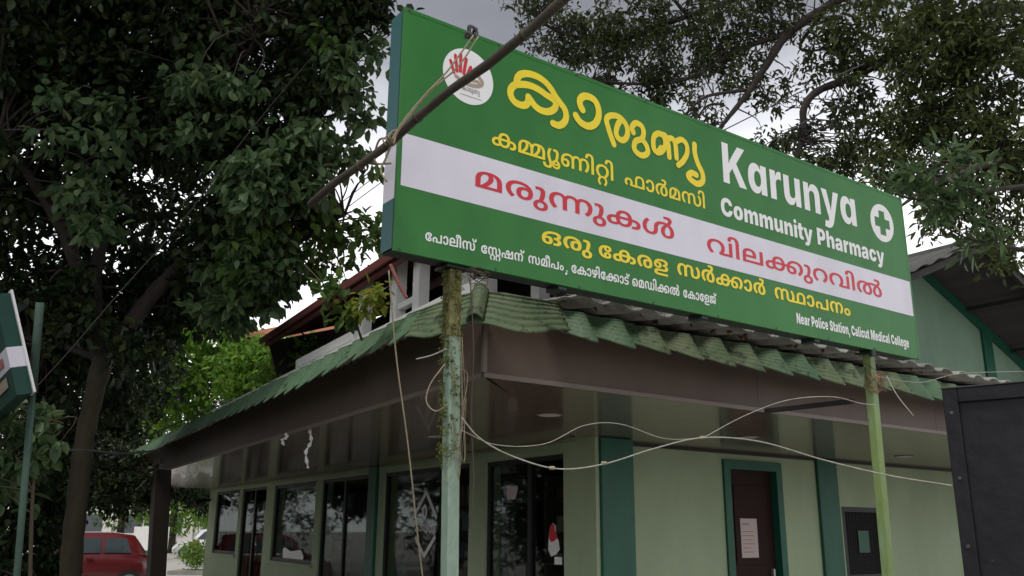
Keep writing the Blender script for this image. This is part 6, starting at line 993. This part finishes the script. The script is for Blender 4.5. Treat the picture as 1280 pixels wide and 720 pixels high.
# ================================================================== CARS AND FAR THINGS
def car(loc, yaw, paint, label, L_=3.6, H_=1.5, Wd=1.6, far=False):
    t = thing('parked_car', label, 'car', (0, 0, 0), 'parked cars'); t.location = loc; t.rotation_euler = (0, 0, yaw)
    def bl(mb, name, m, par, **k):
        o = mb.build(name, m, None, **k); o.location = Vector(o.location); o.parent = par
        if par is not t: o.location = Vector(o.location)-Vector(par.location)
        return o
    # lofted body: stations along x give half width, belly, shoulder
    st = [(-L_/2, .62, .35, .62), (-L_/2+.06, .70, .25, .86), (-L_/2+.25, .77, .22, .96), (-L_*.25, .80, .20, .98), (0, .80, .20, .98), (L_*.25, .80, .20, .97), (L_/2-.9, .78, .2, .95), (L_/2-.4, .74, .22, .84), (L_/2-.1, .66, .25, .68), (L_/2, .56, .34, .55)]
    rows = []
    for x_, hw_, zb, zt in st: rows.append([(x_, hw_*.9, zb), (x_, hw_, zb+.12), (x_, hw_*1.02, (zb+zt)/2+.05), (x_, hw_*.98, zt-.06), (x_, hw_*.86, zt), (x_, 0, zt+.02), (x_, -hw_*.86, zt), (x_, -hw_*.98, zt-.06), (x_, -hw_*1.02, (zb+zt)/2+.05), (x_, -hw_, zb+.12), (x_, -hw_*.9, zb), (x_, 0, zb)])
    m_ = MB(); m_.grid([r_+[r_[0]] for r_ in rows]); m_.f.append([m_.v.index(v) if 0 else i for i, v in enumerate(m_.v[:12])]); k = len(m_.v)-13; m_.f.append([k+i for i in range(12)])
    bl(m_, 'body', paint, t, smooth=True)
    cb_ = [(-L_/2+.12, .90, .70), (-L_/2+.42, H_-.06, .58), (-L_/2+.9, H_, .56), (0.05, H_, .56), (.45, H_-.07, .57), (L_/2-.95, .94, .70)]
    rows = [[(x_, .74, .92), (x_, hw_, z_), (x_, 0, z_+.03), (x_, -hw_, z_), (x_, -.74, .92)] for x_, z_, hw_ in cb_]
    cab = bl(MB().grid(rows), 'cabin', paint, t, smooth=True)
    for sgn in (1, -1):
        for x0, x1, x2, x3 in ((-L_/2+.50, -L_/2+.62, -.62, -.58), (-.50, -.50, .22, .62)):
            zt = H_-.12; q = MB().prism([(x0 if x0 < -1 else x0, sgn*.742, .98), (x3, sgn*.742, .98), (x2, sgn*.618, zt), (x1, sgn*.618, zt)], (0, sgn*.008, 0)); bl(q, 'side_window', 'car_glass', t)
        for x_ in (-L_/2+.50, L_/2-.62):
            wl = bl(MB().disc((x_, sgn*.64, .29), (0, sgn, 0), .29, .17, 24), 'wheel', 'rubber', t)
            bl(MB().disc((x_, sgn*.811, .29), (0, sgn, 0), .19, .012, 20), 'rim', 'alloy', t)
        bl(MB().box(-L_/2+.05, -L_/2+.20, sgn*.60-.09, sgn*.60+.09, .72, .90), 'tail_light', 'lamp_red', t)
        bl(MB().box(L_/2-.26, L_/2-.1, sgn*.5-.12, sgn*.5+.12, .60, .72), 'headlight', 'alloy', t)
        bl(MB().box(-.35, -.2, sgn*.82-.012, sgn*.82+.012, .84, .87), 'door_handle', paint, t)
        bl(MB().box(.55, .72, sgn*.84-.06, sgn*.84+.06, .95, 1.06), 'wing_mirror', paint, t)
    bl(MB().prism([(-L_/2+.135, -.58, .97), (-L_/2+.135, .58, .97), (-L_/2+.36, .5, H_-.14), (-L_/2+.36, -.5, H_-.14)], (-.02, 0, .0)), 'rear_window', 'car_glass', t)
    bl(MB().prism([(L_/2-1.0, -.60, .99), (L_/2-1.0, .60, .99), (.52, .5, H_-.12), (.52, -.5, H_-.12)], (.03, 0, .01)), 'windscreen', 'car_glass', t)
    return t
def gp(px, D):
    d = ray(px, 668); d = Vector((d.x, d.y, 0)).normalized(); return d*D
rt = Vector((RT.x, RT.y, 0)).normalized(); yaw_r = atan2(-rt.y, -rt.x)
c_ = gp(95, 25); yc = atan2(c_.x, -c_.y)+.0; car(c_, yc+.12, 'car_red', 'dark red hatchback parked beyond the leaning tree trunk', L_=3.4, H_=1.44)
c_ = gp(262, 52); car(c_, yaw_r+.3, 'car_white', 'white car parked far behind the veranda corner')
c_ = gp(203, 70); car(c_, yaw_r+pi/2+.2, 'car_orange', 'orange red car far behind the brown column')
# planting strip with kerb
k0 = gp(214, 34); kb = MB(); kb.obox(k0, rt*3.0, Vector((FW.x, FW.y, 0)).normalized()*1.6, Z*.14); o = kb.build('kerb', 'kerb'); o['kind'] = 'structure'
c10 = []; g_ = np.random.default_rng(4)
for k in range(170): p = k0+rt*(2.7*g_.random()+.15)+Vector((FW.x, FW.y, 0)).normalized()*(.2+1.2*g_.random()); c10.append((p.x, p.y, .25+.75*g_.random(), .22, 22))
o = leaves('flower_bed_plants', c10, 'leaf_bright', None, .13, .4, -.2, 61); o['kind'] = 'stuff'; tag(o, 'bright green bedding plants in the kerbed strip by the parking area', 'plants')
cf = [(c[0], c[1], c[2]+.1, .2, 2) for c in c10]; o = leaves('flowers', cf, 'flower', None, .06, .9, 0, 62); o['kind'] = 'stuff'; tag(o, 'small red flowers among the bedding plants', 'flowers')
# white building
fwd = Vector((FW.x, FW.y, 0)).normalized(); w0 = gp(30, 85)
fb = thing('white_building', 'long low white building with dark windows far beyond the parked cars', 'building', w0)
MB().obox(w0, rt*42, fwd*8, Z*5.5).build('wall', 'far_white', fb)
MB().obox(w0-rt*.6-fwd*.8+Z*5.5, rt*43, fwd*9.5, Z*.35).build('roof', 'far_white', fb)
for k in range(12):
    wq = MB().obox(w0+rt*(1.5+k*3.3)-fwd*.06+Z*1.1, rt*1.5, fwd*.05, Z*1.5).build('window', 'far_window', fb)
    MB().obox(w0+rt*(1.3+k*3.3)-fwd*.12+Z*.98, rt*1.9, fwd*.11, Z*.1).build('sill', 'far_white', wq)
for k in range(6): MB().obox(w0+rt*(.2+k*6.6)-fwd*.35, rt*.5, fwd*.33, Z*5.4).build('pillar', 'far_white', fb)
bn = gp(183, 50); bt = thing('wheelie_bin', 'dark green litter bin far behind the red hatchback', 'bin', bn)
MB().obox(bn, rt*.9, fwd*.7, Z*1.05).build('bin_body', 'bin_green', bt); MB().obox(bn-rt*.05-fwd*.05+Z*1.051, rt*1.0, fwd*.8, Z*.08).build('lid', 'bin_green', bt)
wb = gp(167, 48); bt = thing('white_board', 'small white notice board far behind the red hatchback', 'board', wb)
MB().obox(wb+Z*.5, rt*1.7, fwd*.06, Z*1.1).build('panel', 'white_paint', bt); lg2 = MB(); lg2.obox(wb+rt*.1, rt*.07, fwd*.06, Z*.5); lg2.obox(wb+rt*1.5, rt*.07, fwd*.06, Z*.5); lg2.build('legs', 'white_paint', bt)
# house with orange roof glimpsed between foliage and maroon roof
h0 = atD(322, 425, 26); hs = thing('tiled_house', 'small bit of a house roof with orange tiles beyond the maroon roof', 'house', (h0.x, h0.y, 0))
MB().obox((h0.x, h0.y, 0), rt*3.2, fwd*4, Z*(h0.z)).build('wall', 'far_white', hs)
a = Vector((h0.x, h0.y, h0.z)); MB().prism([a-rt*.3-fwd*.4, a+rt*3.2-fwd*.4, a+rt*2.3+fwd*1.6+Z*.75, a+rt*.6+fwd*1.6+Z*.75], (0, 0, .12)).build('roof', 'far_roof', hs)
# far trees closing the view
for i, (px, D, hh, rp, lab) in enumerate([(60, 60, 9, 3.6, 'far tree behind the white building at the far left'), (150, 66, 8, 3.4, 'far round tree above the red hatchback'), (215, 62, 7.5, 3.2, 'far tree seen between the column and the red hatchback'), (262, 58, 7.5, 3.2, 'far bright tree seen between the column and the shop wall'), (310, 70, 9, 4, 'far tree hidden mostly behind the shop wall')]):
    q = gp(px, D); t = thing('far_tree', lab, 'tree', q, 'trees beyond the parking area')
    MB().tube([q, q+Z*2.5, q+Z*4.5+rt*.3], [.28, .22, .12], 8).build('trunk', 'bark', t, smooth=True)
    g_ = np.random.default_rng(70+i); C = []
    for k in range(150):
        d_ = g_.normal(size=3); d_ /= np.linalg.norm(d_); d_ *= g_.random()**.33; C.append((q.x+d_[0]*rp, q.y+d_[1]*rp, hh*.55+d_[2]*hh*.38, .6, 16))
    leaves('crown', C, 'leaf_bright' if i in (2, 3) else 'leaf_mid', t, .34, .55, .3, 80+i)['kind'] = 'stuff'
# low dark canopy between trunk and column
c11 = []
for (px, py, D, rp, n) in [(150, 590, 17, 52, 110), (230, 612, 22, 28, 60), (110, 588, 17, 50, 90), (258, 620, 24, 20, 34), (190, 612, 20, 28, 50), (130, 540, 16, 50, 80), (165, 500, 16, 40, 50)]: c11 += blob(px, py, D, rp, n, 40, .26, seed=33)
q = gp(62, 19); t = thing('low_tree', 'dark low hanging tree behind the red hatchback left of the column', 'tree', q)
leaves('crown', c11, 'leaf_dark', t, .115, .55, .4, 91)['kind'] = 'stuff'; MB().tube([q, q+Z*1.2+rt*.2, q+Z*3], [.16, .14, .08], 8).build('trunk', 'bark_dark', t, smooth=True)

# white strips hanging from the soffit, camera on the far corner
for k, (px, y0, y1) in enumerate([(387, 537, 585), (357, 542, 556)]):
    a = onZ(px, y0, SOF-.004); b = onP(px-2, y1, a, FW); mb = MB()
    mb.tube(curve([a, a.lerp(b, .3)+Vector((.02, 0, 0)), a.lerp(b, .6)-Vector((.025, 0, 0)), b], 5), [.012+.008*sin(j*2.1) for j in range(16)], 5)
    o = mb.build('hanging_strip', 'print_white', None); tag(o, ['longer ragged white strip hanging from the soffit over the far windows', 'shorter ragged white strip hanging from the soffit at the far left'][k], 'strip')
q = P0+WW*14.4+WN*.12+Z*2.2; t = thing('security_camera', 'small black camera on the far left corner of the shop wall', 'camera', q)
MB().tube([q-WN*.12, q], .03, 8).build('bracket', 'rubber', t); MB().tube([q-Z*.02, q+WN*.22-Z*.08], .07, 12).build('housing', 'rubber', t, smooth=False)

for i, (x_, y_, hh, rp) in enumerate([(-5.5, 13, 7.5, 3.4), (-7, 7, 7, 3.2), (-5, 21, 9, 3.8), (-3.5, 30, 10, 4), (0, 42, 11, 4.2), (-8, 38, 11, 4.2)]):  # trees out of view, added for the shop glass and soffit to reflect
    q = Vector((x_, y_, 0)); t = thing('unseen_tree', ['unseen tree added opposite the middle of the long shop front', 'unseen tree added opposite the eave corner of the shop', 'taller unseen tree added opposite the far end of the shop front', 'tall unseen tree added left of the red hatchback', 'tallest unseen tree added left of the parking area', 'unseen tree added farthest left of the parking area'][i], 'tree', q, 'unseen trees added left of the shop')
    MB().tube([q, q+Z*2+X*.1, q+Z*4.2-X*.2], [.2, .17, .1], 8).build('trunk', 'bark', t, smooth=True)
    g_ = np.random.default_rng(170+i); C = []
    for k in range(230):
        d_ = g_.normal(size=3); d_ /= np.linalg.norm(d_); d_ *= g_.random()**.33; C.append((q.x+d_[0]*rp, q.y+d_[1]*rp, hh*.5+d_[2]*hh*.46, .5, 15))
    leaves('crown', C, 'leaf_dark', t, .26, .55, .3, 180+i)['kind'] = 'stuff'

lt = []; g_ = np.random.default_rng(44)
for k in range(60): xx = 3.0+6*g_.random(); lt.append((xx, 3.99+.10*g_.random(), 2.965, .02, 3))
o = leaves('leaf_litter', lt, 'leaf_litter', None, .05, .5, 0, 99); o['kind'] = 'stuff'; tag(o, 'dry fallen leaves lying along the edge of the grey roof sheets', 'leaf litter')

g_ = np.random.default_rng(55); C = []
for k in range(420): C.append((-5.0+g_.uniform(-.7, .7), 3+30*g_.random(), .2+3.6*g_.random()**.9, .45, 20))
for k in range(200): C.append((-5.3+g_.uniform(-.7, .7), 3+30*g_.random(), 3.5+2.6*g_.random(), .5, 14))
q = Vector((-5, 3, 0)); t = thing('unseen_hedge', 'unseen dark hedge added for the shop glass to reflect', 'hedge', q)  # hedge out of view, added to darken what the panes reflect
leaves('leaf_mass', C, 'leaf_dark', t, .24, .6, .3, 155)['kind'] = 'stuff'
sm = MB()
for k in range(14): sm.tube([q+Y*(1+2.1*k), q+Y*(1.1+2.1*k)+Z*2.2], [.05, .03], 6)
sm.build('stems', 'bark', t, kind='stuff')

o = MB().prism([(-22, -2, .002), (1.9, -2, .002), (2.2, 16, .002), (-1.5, 22, .002), (-22, 30, .002)], (0, 0, .03)).build('unseen_soil_bed', 'unseen_soil'); o['kind'] = 'structure'  # dark ground out of view, added to keep the lower pane reflections dark
